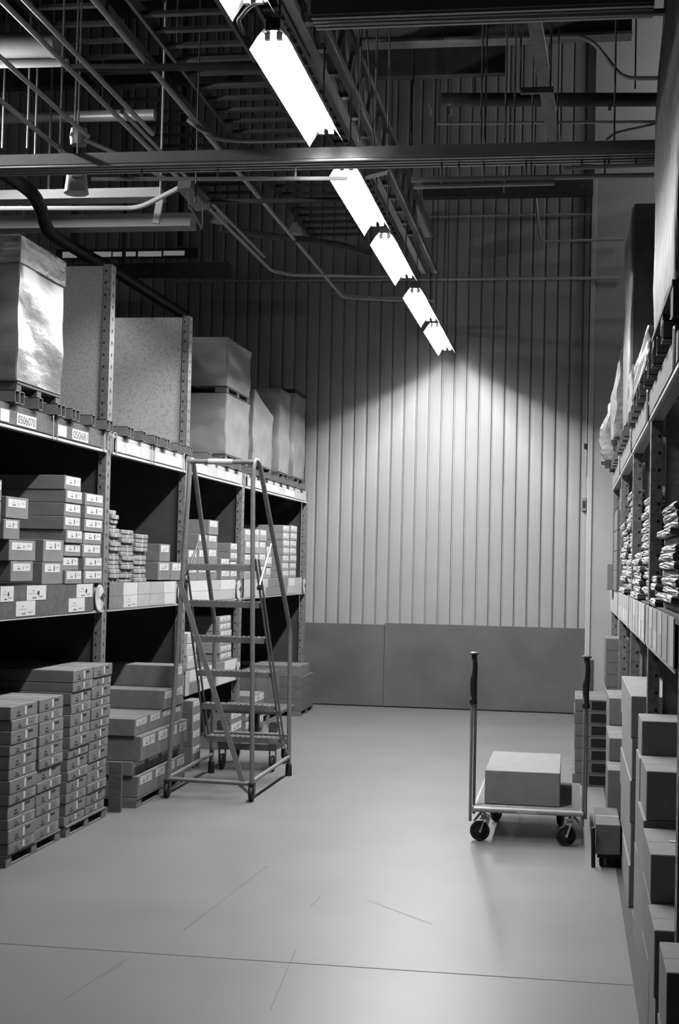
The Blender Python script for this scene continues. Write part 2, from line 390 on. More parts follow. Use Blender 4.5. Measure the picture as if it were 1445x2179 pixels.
# ---------------------------------------------------------------- cartons
def clear_posts(xf, y0, y1, z0):
    if xf < -2 and xf-.0 < LX+.06 and z0 > 1.3:
        for py, _ in LPOST:
            if y0 < py < y1 or abs(y0-py) < .062 or abs(y1-py) < .062:
                if (y0+y1)/2 < py: y1 = min(y1, py-.064)
                else: y0 = max(y0, py+.064)
    return y0, y1
def carton(s, xf, depth, y0, y1, z0, z1, style, label, group, mt='card', name='carton', cat='carton'):
    """s=+1: the printed end looks towards +x, s=-1: towards -x"""
    y0, y1 = clear_posts(xf, y0, y1, z0)
    mb = MB(); mb.box(xf, xf-s*depth, y0, y1, z0, z1, 0, b=min(.003, (z1-z0)*.08))
    w_, h_ = y1-y0, z1-z0; xm = xf+s*.0006
    def q(a, b, c, d, k, off=0.0):
        x = xm+s*off
        ya, yb = (y0+a*w_, y0+b*w_) if s > 0 else (y1-a*w_, y1-b*w_)
        mb.quad((x,ya,z0+c*h_),(x,yb,z0+c*h_),(x,yb,z0+d*h_),(x,ya,z0+d*h_), k)
    lab = None
    # flap seam and tape over the top
    mb.quad((xf, (y0+y1)/2-.02, z1+.0006), (xf-s*depth, (y0+y1)/2-.02, z1+.0006), (xf-s*depth, (y0+y1)/2+.02, z1+.0006), (xf, (y0+y1)/2+.02, z1+.0006), 3)
    if style in ('thick', 'thin'):
        q(.22, .38, .16, .30, 1); q(.24, .33, .42, .54, 1)
        q(.515, .585, .22, .84, 2)
        if style == 'thick': q(.62, .80, .60, .80, 1)
        else: q(.84, .95, .15, .88, 3); q(.70, .74, .35, .5, 1)
    o = mb.build(name, [mt, 'ink', 'white', 'card3'], origin=(xf-s*depth/2, (y0+y1)/2, z0))
    tag(o, label, cat, group)
    rect = {'label': (.07, .93, .36, .93), 'labelbig': (.08, .86, .52, .90), 'labelcorner': (.10, .84, .55, .93), 'labelsmall': (.55, .95, .5, .8)}.get(style)
    if rect:
        a, b, c, d = rect; mb = MB(); xo = xf+s*.0004; x1 = xf+s*.0014
        def Y(t): return y0+t*w_ if s > 0 else y1-t*w_
        mb.box(xo, x1, Y(a), Y(b), z0+c*h_, z0+d*h_, 0); xm = x1+s*.0005; lw, lh = b-a, d-c
        def r(a2, b2, c2, d2, k):
            mb.quad((xm,Y(a+a2*lw),z0+(c+c2*lh)*h_),(xm,Y(a+b2*lw),z0+(c+c2*lh)*h_),(xm,Y(a+b2*lw),z0+(c+d2*lh)*h_),(xm,Y(a+a2*lw),z0+(c+d2*lh)*h_), k)
        r(.24, .42, .20, .38, 2); r(.28, .36, .55, .65, 2); r(.72, .92, .50, .56, 2); r(.74, .9, .66, .70, 2)
        if style == 'label' or style == 'labelcorner': r(.59, .645, .18, .80, 1)
        else: r(.56, .60, .25, .6, 2)
        mb.build('paper_label', ['white', 'ink', 'greyink'], o)
    return o

def column(s, xf, depth, y0, y1, zs, base, style, phrase, group, mt='card', jit=.008, lean=0.0, kind='carton', cat='carton', ylean=0.0):
    """a column of cartons; zs = ascending boundaries, shifted to stand on base"""
    off = base-zs[0]; n = len(zs)-1
    for i in range(n):
        st = style(i) if callable(style) else style
        j = random.uniform(-jit, jit); jx = random.uniform(-jit, jit)
        carton(s, xf+s*(lean*i)+jx, depth, y0+j+ylean*i, y1+j+ylean*i, zs[i]+off+(.0006 if i else 0), zs[i+1]+off-.0006, st, f'{kind}, {ordn(i, n)} in {phrase}', group, mt)

def wooden_pallet(s, xf, depth, y0, y1, z0, label, h=.12, mt='wood', group=None):
    t = thing('wooden_pallet', label, 'pallet', (xf-s*depth/2, (y0+y1)/2, z0), group)
    mb = MB(); n = 6; zt = z0+h; bt = min(.018, h*.16)
    wy = (y1-y0)
    for k in range(n):
        a = xf-s*(depth*k/n); mb.box(a, a-s*depth/n*.8, y0, y1, zt-bt, zt-.0005)
    mb.build('deck_boards', mt, t)
    for fx in (0, .44, .88):
        for fy in (0, .45, .9):
            a = xf-s*(depth*fx+.004); b = y0+wy*fy
            mb = MB(); mb.box(a, a-s*.1, b, b+wy*.1, z0+bt+.0005, zt-bt-.0005); mb.build('block', mt, t)
        mb = MB(); a = xf-s*(depth*fx+.004); mb.box(a, a-s*.1, y0, y1, z0+.0005, z0+bt); mb.build('bottom_board', mt, t)
    return t

# --- left, floor: two stacks of flat cartons
PH = .062
def alt(first):                      # thick and thin cartons alternate from the bottom
    return lambda i: 'thin' if (i % 2 == 0) == (first == 'thin') else 'thick'
def zst(base, n, a, b): 
    z = [base]
    for i in range(n): z.append(z[-1]+(a if i % 2 == 0 else b))
    return z
wooden_pallet(1, -2.79, .95, 7.07, 7.86, 0, 'low wooden pallet under the nearest stack of flat cartons', PH)
wooden_pallet(1, -2.78, .95, 7.93, 8.64, 0, 'low wooden pallet under the taller stack of flat cartons, beside the nearest stack', PH)
column(1, -2.79, .9, 7.075, 7.455, zst(PH, 12, .0545, .0705), PH, alt('thin'), 'near column of the nearest floor stack', 'flat cartons in the nearest stack', jit=.006, kind='flat printed carton')
column(1, -2.79, .9, 7.475, 7.845, zst(PH, 12, .0545, .0705), PH, alt('thin'), 'far column of the nearest floor stack', 'flat cartons in the nearest stack', jit=.006, kind='flat printed carton')
column(1, -2.79, .9, 7.925, 8.270, zst(PH, 14, .0545, .0705), PH, alt('thin'), 'near column of the second, taller floor stack', 'flat cartons in the second stack', jit=.005, lean=.0012, kind='flat printed carton', ylean=.002)
column(1, -2.79, .9, 8.285, 8.635, zst(PH, 14, .0545, .0705), PH, alt('thin'), 'far column of the second, taller floor stack', 'flat cartons in the second stack', jit=.005, lean=.0012, kind='flat printed carton', ylean=.002)

# --- left, middle shelf, first bay
G1 = 'cartons on the middle shelf, first bay'
SH = 1.4256
XM = -2.845
def bay(name, cols):
    for (y0, y1, zs), st, ph, kd in cols: column(1, XM, .8, y0, y1, zs, SH, st, ph, name, jit=.004, kind=kd)
column(1, XM, .8, *(6.750, 6.975, [1.448, 1.552, 1.657, 1.765, 1.875, 1.982]), SH, 'labelbig', 'column cut by the photo edge, middle shelf', G1, jit=.01, kind='squat carton')
for (y0, y1, z0, z1), st, lb in (
  ((7.149, 7.461, 1.445, 1.552), 'labelbig', 'squat white-labelled carton lowest of its pile at left end of middle shelf'),
  ((7.118, 7.490, 1.554, 1.662), 'labelbig', 'widest white-labelled squat carton, second from bottom at left end of middle shelf'),
  ((7.037, 7.254, 1.663, 1.768), 'labelcorner', 'grey-faced squat carton third from bottom at left end of middle shelf'),
  ((7.059, 7.368, 1.772, 1.884), 'labelbig', 'white-labelled squat carton topmost of the pile at left end of middle shelf')):
    carton(1, XM, .8, y0, y1, z0, z1-.001, st, lb, G1)
column(1, XM, .8, *(7.610, 7.935, [1.442, 1.565, 1.690]), SH, 'labelcorner', 'square two-carton pile in the first bay', G1, kind='squat oval-marked carton', jit=.003)
column(1, XM-.0, .8, *(7.939, 8.221, [1.439, 1.517, 1.597, 1.674, 1.749, 1.826, 1.904, 1.978, 2.061]), SH, 'label', 'tall eight-high column of middle shelf', G1, jit=.012, kind='small white-labelled carton')
column(1, XM-.0, .8, *(8.276, 8.617, [1.436, 1.514, 1.592, 1.670, 1.745, 1.822, 1.900, 1.975]), SH, 'label', 'seven-high column beside first rack post', G1, jit=.008, kind='small white-labelled carton')
# --- second bay: thin banded packs and labelled cartons
G2 = 'thin packs on the middle shelf, second bay'
def packs(y0, y1, n, top, ph, w_top=None):
    h = (top-SH)/n
    for i in range(n):
        j = random.uniform(-.008, .008); yb = y1-(w_top if (w_top and i >= n-4) else 0)
        mb = MB(); z0 = SH+i*h; jx = random.uniform(-.01, .01)
        xf = XM+jx; ya_, yb = clear_posts(xf, y0+j, yb+j, 2); j0 = ya_-y0; yb -= j
        mb.box(xf, xf-.75, y0+j0, yb+j, z0+.0008, z0+h-.0008, 0, b=.004)
        ym = y0+(y1-y0)*.52+random.uniform(-.012, .012)
        mb.box(xf+.0012, xf-.3, ym-.016, ym+.016, z0+.002, z0+h-.002, 1)
        mb.box(xf+.0006, xf-.01, y0+j0+.01, yb+j-.01, z0+.0009, z0+.0032, 2)
        tag(mb.build('flat_pack', ['card3', 'pale', 'card2']), f'thin banded pack, {ordn(i, n)} in {ph}', 'pack', G2)
packs(8.751, 8.972, 16, 1.883, 'tallest column beside the first rack post', .06)
packs(9.011, 9.266, 12, 1.766, 'middle column of three on middle shelf', None)
packs(9.297, 9.567, 11, 1.745, 'lowest column of three on middle shelf', None)
G2b = 'labelled cartons beside the thin packs'
for (y0, y1, z0, z1), lb in (((9.893, 10.159, 1.565, 1.690), 'small labelled carton stacked on another, middle shelf right of thin packs'), ((9.864, 10.179, 1.434, 1.562), 'small labelled carton supporting another, middle shelf right of thin packs'), ((10.197, 10.547, 1.431, 1.563), 'small labelled carton standing alone against the second rack post')):
    carton(1, XM, .8, y0, y1, max(z0, SH), z1-.001, 'labelcorner', lb, G2b)
# --- third bay
G3 = 'cartons on the middle shelf behind the ladder'
for k, (y0, y1, zs) in enumerate(((10.648, 10.949, [1.446, 1.559, 1.682]), (10.957, 11.260, [1.444, 1.560, 1.687, 1.803]), (11.269, 11.581, [1.442, 1.562, 1.692, 1.804, 1.923]))):
    column(1, XM, .8, y0, y1, zs, SH, 'labelcorner', ('two-high', 'three-high', 'four-high')[k]+' column behind ladder top', G3, jit=.003, kind='small carton')
for k, (y0, y1, zs) in enumerate(((11.711, 12.021, [1.440, 1.525, 1.618]), (12.032, 12.286, [1.438, 1.518, 1.593, 1.669, 1.748]))):
    column(1, XM, .8, y0, y1, zs, SH, 'label', ('short', 'taller')[k]+' column left of third rack post', G3, jit=.003, kind='little carton')
# --- fourth bay
G4 = 'cartons on the middle shelf, last bay'
for k, (y0, y1, zs) in enumerate(((12.591, 12.860, [1.439, 1.552, 1.664, 1.776, 1.883]), (12.880, 13.181, [1.438, 1.553, 1.667, 1.782, 1.892]), (13.202, 13.497, [1.436, 1.554, 1.667, 1.784, 1.892]))):
    column(1, XM, .8, y0, y1, zs, SH, 'labelcorner', ('first', 'second', 'third')[k]+' column past third rack post', G4, jit=.004, kind='pale labelled carton', mt='card3')
column(1, XM, .8, *(13.538, 13.747, [1.435, 1.541, 1.644, 1.742]), SH, 'label', 'narrow column at ladder rail, last bay', G4, jit=.004, kind='narrow carton', mt='card3')
for k, (y0, y1, zs) in enumerate(((14.313, 14.633, [1.440, 1.515, 1.595, 1.670, 1.746, 1.821, 1.896, 1.970]), (14.696, 15.047, [1.438, 1.516, 1.593, 1.670, 1.747, 1.824, 1.901, 1.978]))):
    column(1, XM, .8, y0, y1, zs, SH, 'label', ('near', 'far')[k]+' column by last rack post', G4, jit=.003, kind='tiny labelled carton', mt='card3')

# --- left, floor, second bay: big labelled cartons on a pallet
G5 = 'cartons on the floor pallet of the second bay'
wooden_pallet(1, -2.69, .95, 8.98, 10.15, 0, 'wooden pallet under the labelled cartons beside the ladder', .06)
F2 = .0605
def rowbox(rows):
    for z0, z1, dx, segs in rows:
        for k, (a, b, lb) in enumerate(segs):
            carton(1, -2.69+dx, .72, a, b, z0+.0006, z1-.0006, 'labelcorner', lb, G5)
rowbox((
 (F2, .20, 0, [(9.00, 9.36, 'labelled carton at pallet corner, lowest row left of the ladder'), (9.37, 9.65, 'lowest row labelled carton, second from pallet corner'), (9.66, 9.89, 'lowest row carton just behind ladder leg'), (9.90, 10.15, 'lowest row carton right of the ladder leg')]),
 (.20, .29, -.035, [(8.98, 9.30, 'set-back low carton in second row at pallet corner'), (9.31, 9.62, 'set-back low carton, second of second row from pallet corner'), (9.63, 9.88, 'set-back low carton of second row behind ladder leg'), (9.89, 10.14, 'low carton of second row right of ladder leg')]),
 (.29, .45, .01, [(9.01, 9.37, 'tall carton jutting out, third row at pallet corner'), (9.38, 9.66, 'tall carton of third row, second from pallet corner'), (9.67, 9.89, 'tall third-row carton behind ladder leg'), (9.90, 10.15, 'tall third-row carton right of ladder leg')]),
 (.45, .56, -.03, [(8.99, 9.30, 'flat-lidded carton at front corner of fourth row'), (9.31, 9.61, 'fourth-row carton, second from front corner'), (9.62, 9.86, 'fourth-row carton behind ladder leg'), (9.87, 10.12, 'fourth-row carton right of ladder leg')]),
 (.56, .69, -.02, [(9.62, 9.86, 'fifth-row carton with dark side behind ladder leg'), (9.87, 10.13, 'fifth-row carton right of ladder leg')]),
 (.69, .84, -.03, [(9.90, 10.14, 'topmost large carton with white label in pile behind ladder')]),
))
wooden_pallet(1, -2.78, .95, 10.66, 10.93, 0, 'narrow pallet under the small labelled column behind the ladder', .06)
column(1, -2.78, .7, 10.67, 10.92, [.06, .18, .30, .42, .525], .0605, 'labelcorner', 'labelled column behind ladder, under low shelf', G5, kind='carton', jit=.004)
# --- on the low shelf of the third bay
G6 = 'cartons on the low shelf'
column(1, -2.88, .7, 11.87, 12.29, [.7445, .806, .868, .930, .992, 1.054, 1.116], .7446, 'label', 'slim six-high column on low shelf', G6, jit=.008, kind='small carton', mt='card3')
column(1, -2.88, .6, 10.83, 11.11, [.7445, .845, .94, 1.02], .7446, 'labelcorner', 'pale column on low shelf behind ladder brace', G6, jit=.01, kind='pale carton', mt='pale')
# --- low pallet of labelled cartons further along
G7 = 'low pile of labelled cartons behind the ladder base'
wooden_pallet(1, -2.80, .85, 12.57, 13.35, 0, 'low wooden pallet behind the ladder base', .07)
for i in range(3):
    z = .0705+i*.103
    for k in range(3):
        if i == 2 and k == 0: continue
        a = 12.58+k*.258
        carton(1, -2.80, .8, a, a+.252, z+.0006, z+.0994, 'label', f'low labelled carton, {("first","second","third","fourth")[k]} along, {("bottom","middle","top")[i]} layer behind ladder base', G7)
column(1, -2.80, .7, 12.00, 12.43, [.0, .105, .21, .315], .0015, 'label', 'short column just before the low pile, behind ladder', G7, kind='labelled carton', jit=.004)
# --- big plain stack by the back wall
G8 = 'plain dark cartons stacked by the back wall'
wooden_pallet(1, -2.72, 1.0, 14.82, 15.57, 0, 'wooden pallet under the plain cartons by the back wall', .06)
for i in range(4):
    carton(1, -2.72-(.02 if i == 3 else 0), 1.0, 14.82, 15.57-(.20 if i == 3 else 0), .0605+i*.115, .0605+i*.115+.1135, 'plain', f'plain wide carton, {ordn(i,4)} of the stack against back wall kick panel', G8, mt='card2' if i < 3 else 'card')
G8b = 'plain carton stack in the last bay'
wooden_pallet(1, -2.92, .9, 13.6, 14.75, 0, 'wooden pallet under the plain cartons of the last rack bay', .10)
for i in range(3):
    carton(1, -2.93, .9, 13.62, 14.73, .1005+i*.13, .1005+i*.13+.1285, 'plain', f'wide plain carton, {ordn(i,3)} of stack inside last rack bay', G8b, mt='card2')
# plank leaning between the stacks
mb = MB(); mb.box(-2.74, -2.82, 8.80, 8.83, 0.001, .31); tag(mb.build('wooden_plank', 'wood_dark'), 'short upright plank between the flat cartons and the labelled pile', 'plank')

# ---------------------------------------------------------------- wrapped loads on top of the left rack
def wrapped(s, xf, depth, y0, y1, z0, z1, label, mt, lid=0.0, amp=1.0, topcut=0.0, dark=None, name='wrapped_load', taper=.0, group='film-wrapped loads on the upper shelves'):
    """a load wound in film: soft-edged, slightly uneven block"""
    t = thing(name, label, 'wrapped load', (xf-s*depth/2, (y0+y1)/2, z0), group)
    bm = bmesh.new(); nx, ny, nz = 6, 7, 10
    x0, x1 = min(xf, xf-s*depth), max(xf, xf-s*depth)
    bmesh.ops.create_cube(bm, size=1)
    bmesh.ops.bevel(bm, geom=list(bm.edges), offset=.008, segments=1, affect='EDGES')
    bmesh.ops.subdivide_edges(bm, edges=[e for e in bm.edges if e.calc_length() > .3], cuts=9, use_grid_fill=True)
    for v in bm.verts:
        u, vv, ww = v.co.x+.5, v.co.y+.5, v.co.z+.5
        zt = z1-topcut*vv
        wob = .004*math.sin(9*ww+5*vv)+.003*math.sin(17*ww-3*u)+random.uniform(-.002, .002); wob *= amp
        tp = 1-taper*max(0, ww-.6)/.4
        cx_, cy_ = (x0+x1)/2, (y0+y1)/2
        v.co = Vector((cx_+(v.co.x*tp)*(x1-x0)+wob*(1 if u > .5 else -1), cy_+v.co.y*tp*(y1-y0)+wob*(1 if vv > .5 else -1)*.6, z0+ww*(zt-z0)))
    mb = MB(); mb.add(bm, 0, True); mb.build('film_wrapped_goods', mt, t)
    if lid:
        mb = MB(); mb.box(x0-.006, x1+.006, y0-.006, y1+.006, z1-lid, z1+.004, 0, b=.006); mb.build('top_cap', dark or 'wrap_dark', t)
    return t
wooden_pallet(1, -2.90, .95, 7.30, 7.96, 2.425, 'dark pallet under the nearest wrapped load on the upper shelf', .075, 'wood_dark')
wrapped(1, -2.90, .95, 7.28, 7.97, 2.501, 3.275, 'nearest film-wrapped load on upper left shelf, shiny with a dark lid', 'wrap', lid=.15, dark='wrap_lid')
wooden_pallet(1, -2.90, .95, 12.0, 12.88, 2.425, 'pallet under the two-tier wrapped load above the ladder', .06, 'wood_dark')
wrapped(1, -2.90, .95, 11.99, 12.89, 2.486, 3.005, 'lower tier of the double wrapped load above the ladder', 'wrap_pale')
wooden_pallet(1, -2.90, .95, 12.0, 12.88, 3.01, 'pallet sandwiched between two wrapped loads above the ladder', .05, 'wood_dark')
wrapped(1, -2.90, .95, 11.98, 12.89, 3.062, 3.48, 'upper tier of the double wrapped load above the ladder', 'wrap_pale')
wooden_pallet(1, -2.90, .95, 13.08, 13.93, 2.425, 'pallet under the sloping-topped wrapped load', .06, 'wood_dark')
wrapped(1, -2.90, .95, 13.07, 13.94, 2.486, 3.18, 'wrapped load with a sloping top beyond the double load', 'wrap_pale', topcut=.18)
wooden_pallet(1, -2.90, .95, 14.28, 14.79, 2.425, 'pallet under the tall narrow wrapped load', .06, 'wood_dark')
wrapped(1, -2.90, .95, 14.27, 14.8, 2.486, 3.33, 'tall narrow wrapped load, second from back wall', 'wrap_pale')
wooden_pallet(1, -2.90, .95, 15.07, 15.66, 2.425, 'pallet under the wrapped load nearest the back wall', .06, 'wood_dark')
wrapped(1, -2.90, .95, 15.06, 15.68, 2.486, 3.41, 'wrapped load with black cap nearest the back wall', 'wrap_pale', lid=.04, dark='black')

# ---------------------------------------------------------------- rolling ladder
lad = thing('rolling_ladder', 'six-step rolling warehouse ladder of grey tube standing in the aisle', 'ladder', (-2.33, 10.05, 0))
FL, FR, BR, BL = (-2.62,9.45), (-2.05,9.46), (-2.04,10.68), (-2.62,10.64)
TL, TR = (-2.551, 9.500, 2.154), (-2.134, 9.500, 2.159)
TL = (-2.545, 9.52, 2.20); TR = (-2.105, 9.52, 2.20)
for (fx, fy), (bx, by), T, sg in ((FL, BL, TL, -1), (FR, BR, TR, 1)):
    mb = MB()
    top = Vector(T)
    bend = Vector((bx, by, 1.08))
    pts = [(fx, fy, .10), (T[0], T[1]-.01, T[2]-.12), (T[0], T[1]+.01, T[2]+.07), (T[0]+.01*sg, T[1]+.13, T[2]+.05), (bx-.01*sg, by-.02, 1.08), (bx, by, .04)]
    mb.tube(fillet([Vector(p) for p in pts], .10, 5), .0165, 12); mb.build('side_frame', 'ladder', lad)
    mb = MB(); mb.lathe((bx, by, 0), [(.024, 0), (.026, .01), (.022, .085), (.017, .09)], 14); mb.build('rubber_foot', 'rubber', lad)
    # caster at the front
    mb = MB(); mb.lathe((fx-.014, fy-.01, .05), [(.02, 0), (.047, .002), (.05, .008), (.05, .020), (.047, .026), (.02, .028)], 20, 'x'); wh = mb.build('wheel', 'rubber', lad)
    mb = MB(); mb.box(fx-.020, fx-.017, fy-.03, fy+.02, .035, .12); mb.box(fx+.017, fx+.020, fy-.03, fy+.02, .035, .12); mb.box(fx-.020, fx+.020, fy-.03, fy+.02, .115, .125); mb.tube([(fx-.022,fy-.01,.05),(fx+.022,fy-.01,.05)], .006, 8); mb.build('wheel_fork', 'steel_dark', lad)
mb = MB(); mb.tube([(TL[0], TL[1]+.0, 2.245), (TR[0], TR[1]+.0, 2.245)], .016, 12); tr = mb.build('top_rail', 'ladder', lad)
mb = MB(); mb.tube([(-2.415, TL[1], 2.245), (-2.25, TL[1], 2.245)], .0195, 12); mb.build('sleeve', 'sleeve', tr)
for a, b, nm in (((FL[0],FL[1],.125), (FR[0],FR[1],.115), 'base_rail'), ((FL[0],FL[1],.13), (BL[0],BL[1],.14), 'base_rail'), ((FR[0],FR[1],.13), (BR[0],BR[1],.14), 'base_rail')):
    mb = MB(); mb.tube([a, b], .015, 10); mb.build(nm, 'ladder' if nm else '', lad)
mb = MB(); mb.bar((FL[0]+.035, 9.475, 1.44), (FR[0]-.06, 9.455, .115), .034, .012); mb.build('diagonal_brace', 'ladder', lad)
mb = MB(); mb.bar((FR[0]-.085, FR[1], .105), (FR[0]-.01, FR[1], .045), .02, .006); mb.bar((FL[0]+.085, FL[1]+.05, .115), (FL[0]+.01, FL[1]+.02, .05), .02, .006); mb.build('caster_strut', 'ladder', lad)
nst = 6
for k in range(nst):
    t = k/(nst-1); z = 1.555-t*1.245; y = 9.56+t*.86
    xl = -2.575-(.0)*t; xr = -2.075
    hw = .24+.028*t; xc = -2.325
    if k == 0: y += .0
    mb = MB(); mb.box(xc-hw, xc+hw, y-.055, y+.055, z-.012, z, 0, b=.003); mb.box(xc-hw, xc+hw, y-.058, y-.052, z-.042, z-.002, 0); mb.box(xc-hw, xc+hw, y+.052, y+.058, z-.042, z-.002, 0)
    for j in range(14):
        xx = xc-hw+.02+j*(2*hw-.04)/13; mb.box(xx-.006, xx+.006, y-.05, y+.05, z, z+.004, 1)
    mb.build('step', ['ladder', 'tread'], lad)
for sg in (-1, 1):
    for dy in (-.052, .052):
        mb = MB(); mb.tube([(-2.325+sg*.252, 9.545+dy, 1.60), (-2.325+sg*.281, 10.43+dy, .29)], .008, 8); mb.build('stringer', 'ladder', lad)
    xs = -2.325+sg*.262
    mb = MB(); mb.tube([(xs, 9.60, 1.42), (-2.325+sg*.262, 9.95, 1.70)], .009, 8); st = mb.build('handrail_stay', 'chrome', lad)
    mb = MB(); mb.lathe((xs, 9.60, 1.405), [(.016, -.016), (.018, 0), (.012, .016)], 12); mb.build('end_cap', 'black', st)
    mb = MB(); mb.tube([(-2.325+sg*.275, 10.42, .30), (-2.325+sg*.285, 10.66, .15)], .007, 8); mb.build('bottom_stay', 'chrome', lad)
mb = MB(); mb.tube([(-2.62,10.655,.30), (-2.04,10.675,.30)], .014, 10); mb.build('rear_rail', 'ladder', lad)

# low trolley parked behind the ladder
tr = thing('low_trolley', 'small dark four-wheeled trolley parked behind the rolling ladder', 'trolley', (-2.4, 11.0, 0))
mb = MB(); 
for y in (10.85, 11.35): mb.box(-2.62, -2.18, y-.018, y+.018, .155, .20)
mb.box(-2.62, -2.58, 10.85, 11.35, .155, .20); mb.box(-2.22, -2.18, 10.85, 11.35, .155, .20); mb.build('frame', 'steel_dark', tr)
for x in (-2.60, -2.20):
    mb = MB(); mb.box(x-.03, x+.03, 10.83, 10.89, .20, .36); mb.build('corner_post', 'steel_dark', tr)
    mb = MB(); mb.tube(fillet([(x-.04,10.86,.33),(x-.04,10.86,.37),(x+.05,10.86,.385),(x+.06,10.86,.35)], .02, 3), .012, 8); mb.build('hook', 'steel_light', tr)
mb = MB(); mb.box(-2.40, -2.33, 10.9, 10.97, .20, .44); mb.build('centre_post', 'black', tr)
mb = MB(); mb.box(-2.66, -2.14, 10.82, 11.38, .43, .46, 0, b=.006); mb.build('tray', 'steel_dark', tr)
for x in (-2.59, -2.20):
    for y in (10.86, 11.34):
        mb = MB(); mb.lathe((x-.016, y, .06), [(.02, 0), (.055, .003), (.06, .01), (.06, .022), (.055, .029), (.02, .032)], 18, 'x'); whl = mb.build('wheel', 'rubber', tr)
        mb = MB(); mb.box(x-.026, x-.021, y-.02, y+.02, .05, .155); mb.box(x+.021, x+.026, y-.02, y+.02, .05, .155); mb.build('wheel_fork', 'steel_dark', tr)

# ---------------------------------------------------------------- platform cart with a carton
CX0, CX1, CY0, CY1, CZ = -.525, .085, 8.45, 9.58, .198
cart = thing('platform_cart', 'wire-deck platform cart with two upright posts standing in the aisle', 'cart', (-.22, 9.0, 0))
mb = MB(); mb.tube([(CX0,CY0,CZ-.012),(CX1,CY0,CZ-.012),(CX1,CY1,CZ-.012),(CX0,CY1,CZ-.012),(CX0,CY0,CZ-.012)], .016, 10)
for y in (8.8, 9.2): mb.tube([(CX0,y,CZ-.02),(CX1,y,CZ-.02)], .010, 8)
mb.build('deck_frame', 'steel_light', cart)
mb = MB()
for k in range(46):
    y = CY0+.02+k*(CY1-CY0-.04)/45; mb.tube([(CX0,y,CZ+.001),(CX1,y,CZ+.001)], .0024, 5)
for k in range(5):
    x = CX0+.06+k*(CX1-CX0-.12)/4; mb.tube([(x,CY0,CZ-.006),(x,CY1,CZ-.006)], .004, 5)
mb.build('wire_deck', 'steel', cart)
mb = MB(); mb.box(-.28,-.17,CY0-.0185,CY0-.016,CZ-.020,CZ-.004); mb.build('name_plate', 'sleeve', cart)
for x, sg in ((CX0, -1), (CX1, 1)):
    mb = MB()
    mb.tube([(x-.008+sg*.014, CY0+.01, .115), (x-.008+sg*.016, CY0+.01, 1.04)], .009, 10); mb.tube([(x+.009+sg*.014, CY0+.06, .15), (x+.008+sg*.012, CY0+.03, 1.0)], .009, 10)
    po = mb.build('post', 'steel', cart)
    mb = MB(); px_ = x+sg*.016
    mb.tube([(px_, CY0+.015, .80), (px_-.003, CY0+.015, .90), (px_+.004, CY0+.015, 1.0), (px_, CY0+.015, 1.07)], [.0165, .019, .017, .015], 12); mb.tube([(px_, CY0+.015, .785), (px_, CY0+.015, .81)], .022, 12); mb.build('hand_grip', 'black', po)
    mb = MB(); mb.lathe((px_, CY0+.015, 1.068), [(.016, 0), (.026, .004), (.027, .012), (.012, .018)], 16); mb.build('end_cap', 'steel_dark', po)
    mb = MB(); mb.bar((x, CY0+.01, .115), (x-sg*.05, CY0+.02, CZ-.02), .014, .006); mb.build('gusset', 'steel', cart)
for x, y, ang, lb in ((-.47, 8.49, .15, 1), (.02, 8.47, .2, 1), (-.42, 9.18, 1.1, 0), (-.03, 9.14, 1.35, 0)):
    ca, sa = math.cos(ang), math.sin(ang)
    R_ = .057; tx, ty = -ca*.03, sa*.0
    mb = MB(); prof = [(.008, -.016), (.034, -.014), (.036, -.010), (.050, -.014), (R_, -.009), (R_, .009), (.050, .014), (.036, .010), (.034, .014), (.008, .016)]
    mb.lathe((0, 0, 0), prof, 26, 'y'); 
    def rot(v): return (x+(v[0]-.022)*ca-v[1]*sa, y+(v[0]-.022)*sa+v[1]*ca, v[2])
    mb.v = [rot((v[0], v[1], v[2]+R_+.001)) for v in mb.v]; wl = mb.build('caster_wheel', 'rubber', cart)
    mb = MB()
    for sd in (-.021, .021):
        mb.bar((0, sd, R_), (.022, sd, .128), .004, .042)
    mb.box(-.005, .045, -.023, .023, .126, .131); mb.tube([(.022,0,.131),(.022,0,.150)], .017, 12); mb.box(-.005,.05,-.025,.025,.150,.156); mb.tube([(0,-.026,R_),(0,.026,R_)], .008, 8)
    mb.v = [rot(v) for v in mb.v]; mb.build('caster_fork', 'steel_light', cart)
    if True:
        mb = MB(); mb.tube([(x, y, .156), (x, y, CZ-.02)], .010, 8); mb.build('caster_stem', 'steel', cart)
carton(1, -.04, .432, 8.56, 9.46, CZ+.0045, CZ+.198, 'plain', 'plain carton lying on the wire deck of the platform cart', None, 'card3')

# ---------------------------------------------------------------- right rack goods
def rbox(xf, depth, y0, y1, z0, z1, label, group, mt='card', style='plain'):
    return carton(-1, xf, depth, y0, y1, z0, z1, style, label, group, mt)
GR = 'stepped cartons at the foot of the right rack'
for i in range(5):
    rbox(.292+(.006 if i % 2 else 0), .55, 7.0, 8.32, .0015+i*.197, .0015+i*.197+.196, f'tall carton, {ordn(i,5)} of five-high floor stack at front right', GR, 'card3')
def steps(x, y0, y1, zs, names):
    for (a, b, nm) in zip(zs, zs[1:], names): rbox(x+random.uniform(-.006, .006), .55, y0, y1, a+.0006, b-.0006, nm, GR, 'card3')
steps(.297, 6.18, 6.50, (.0008, .40, .80, .954), ('base carton of the highest step, right rack foot', 'middle carton of the highest step, right rack foot', 'dark-fronted top carton of the highest step, right rack foot'))
steps(.295, 5.70, 6.17, (.0008, .315, .625, .812), ('base carton of the second step, right rack foot', 'middle carton of the second step, right rack foot', 'dark-fronted top carton of the second step, right rack foot'))
steps(.290, 5.16, 5.68, (.0008, .22, .435, .60), ('base carton of the third step, right rack foot', 'middle carton of the third step, right rack foot', 'label-topped carton of the third step, right rack foot'))
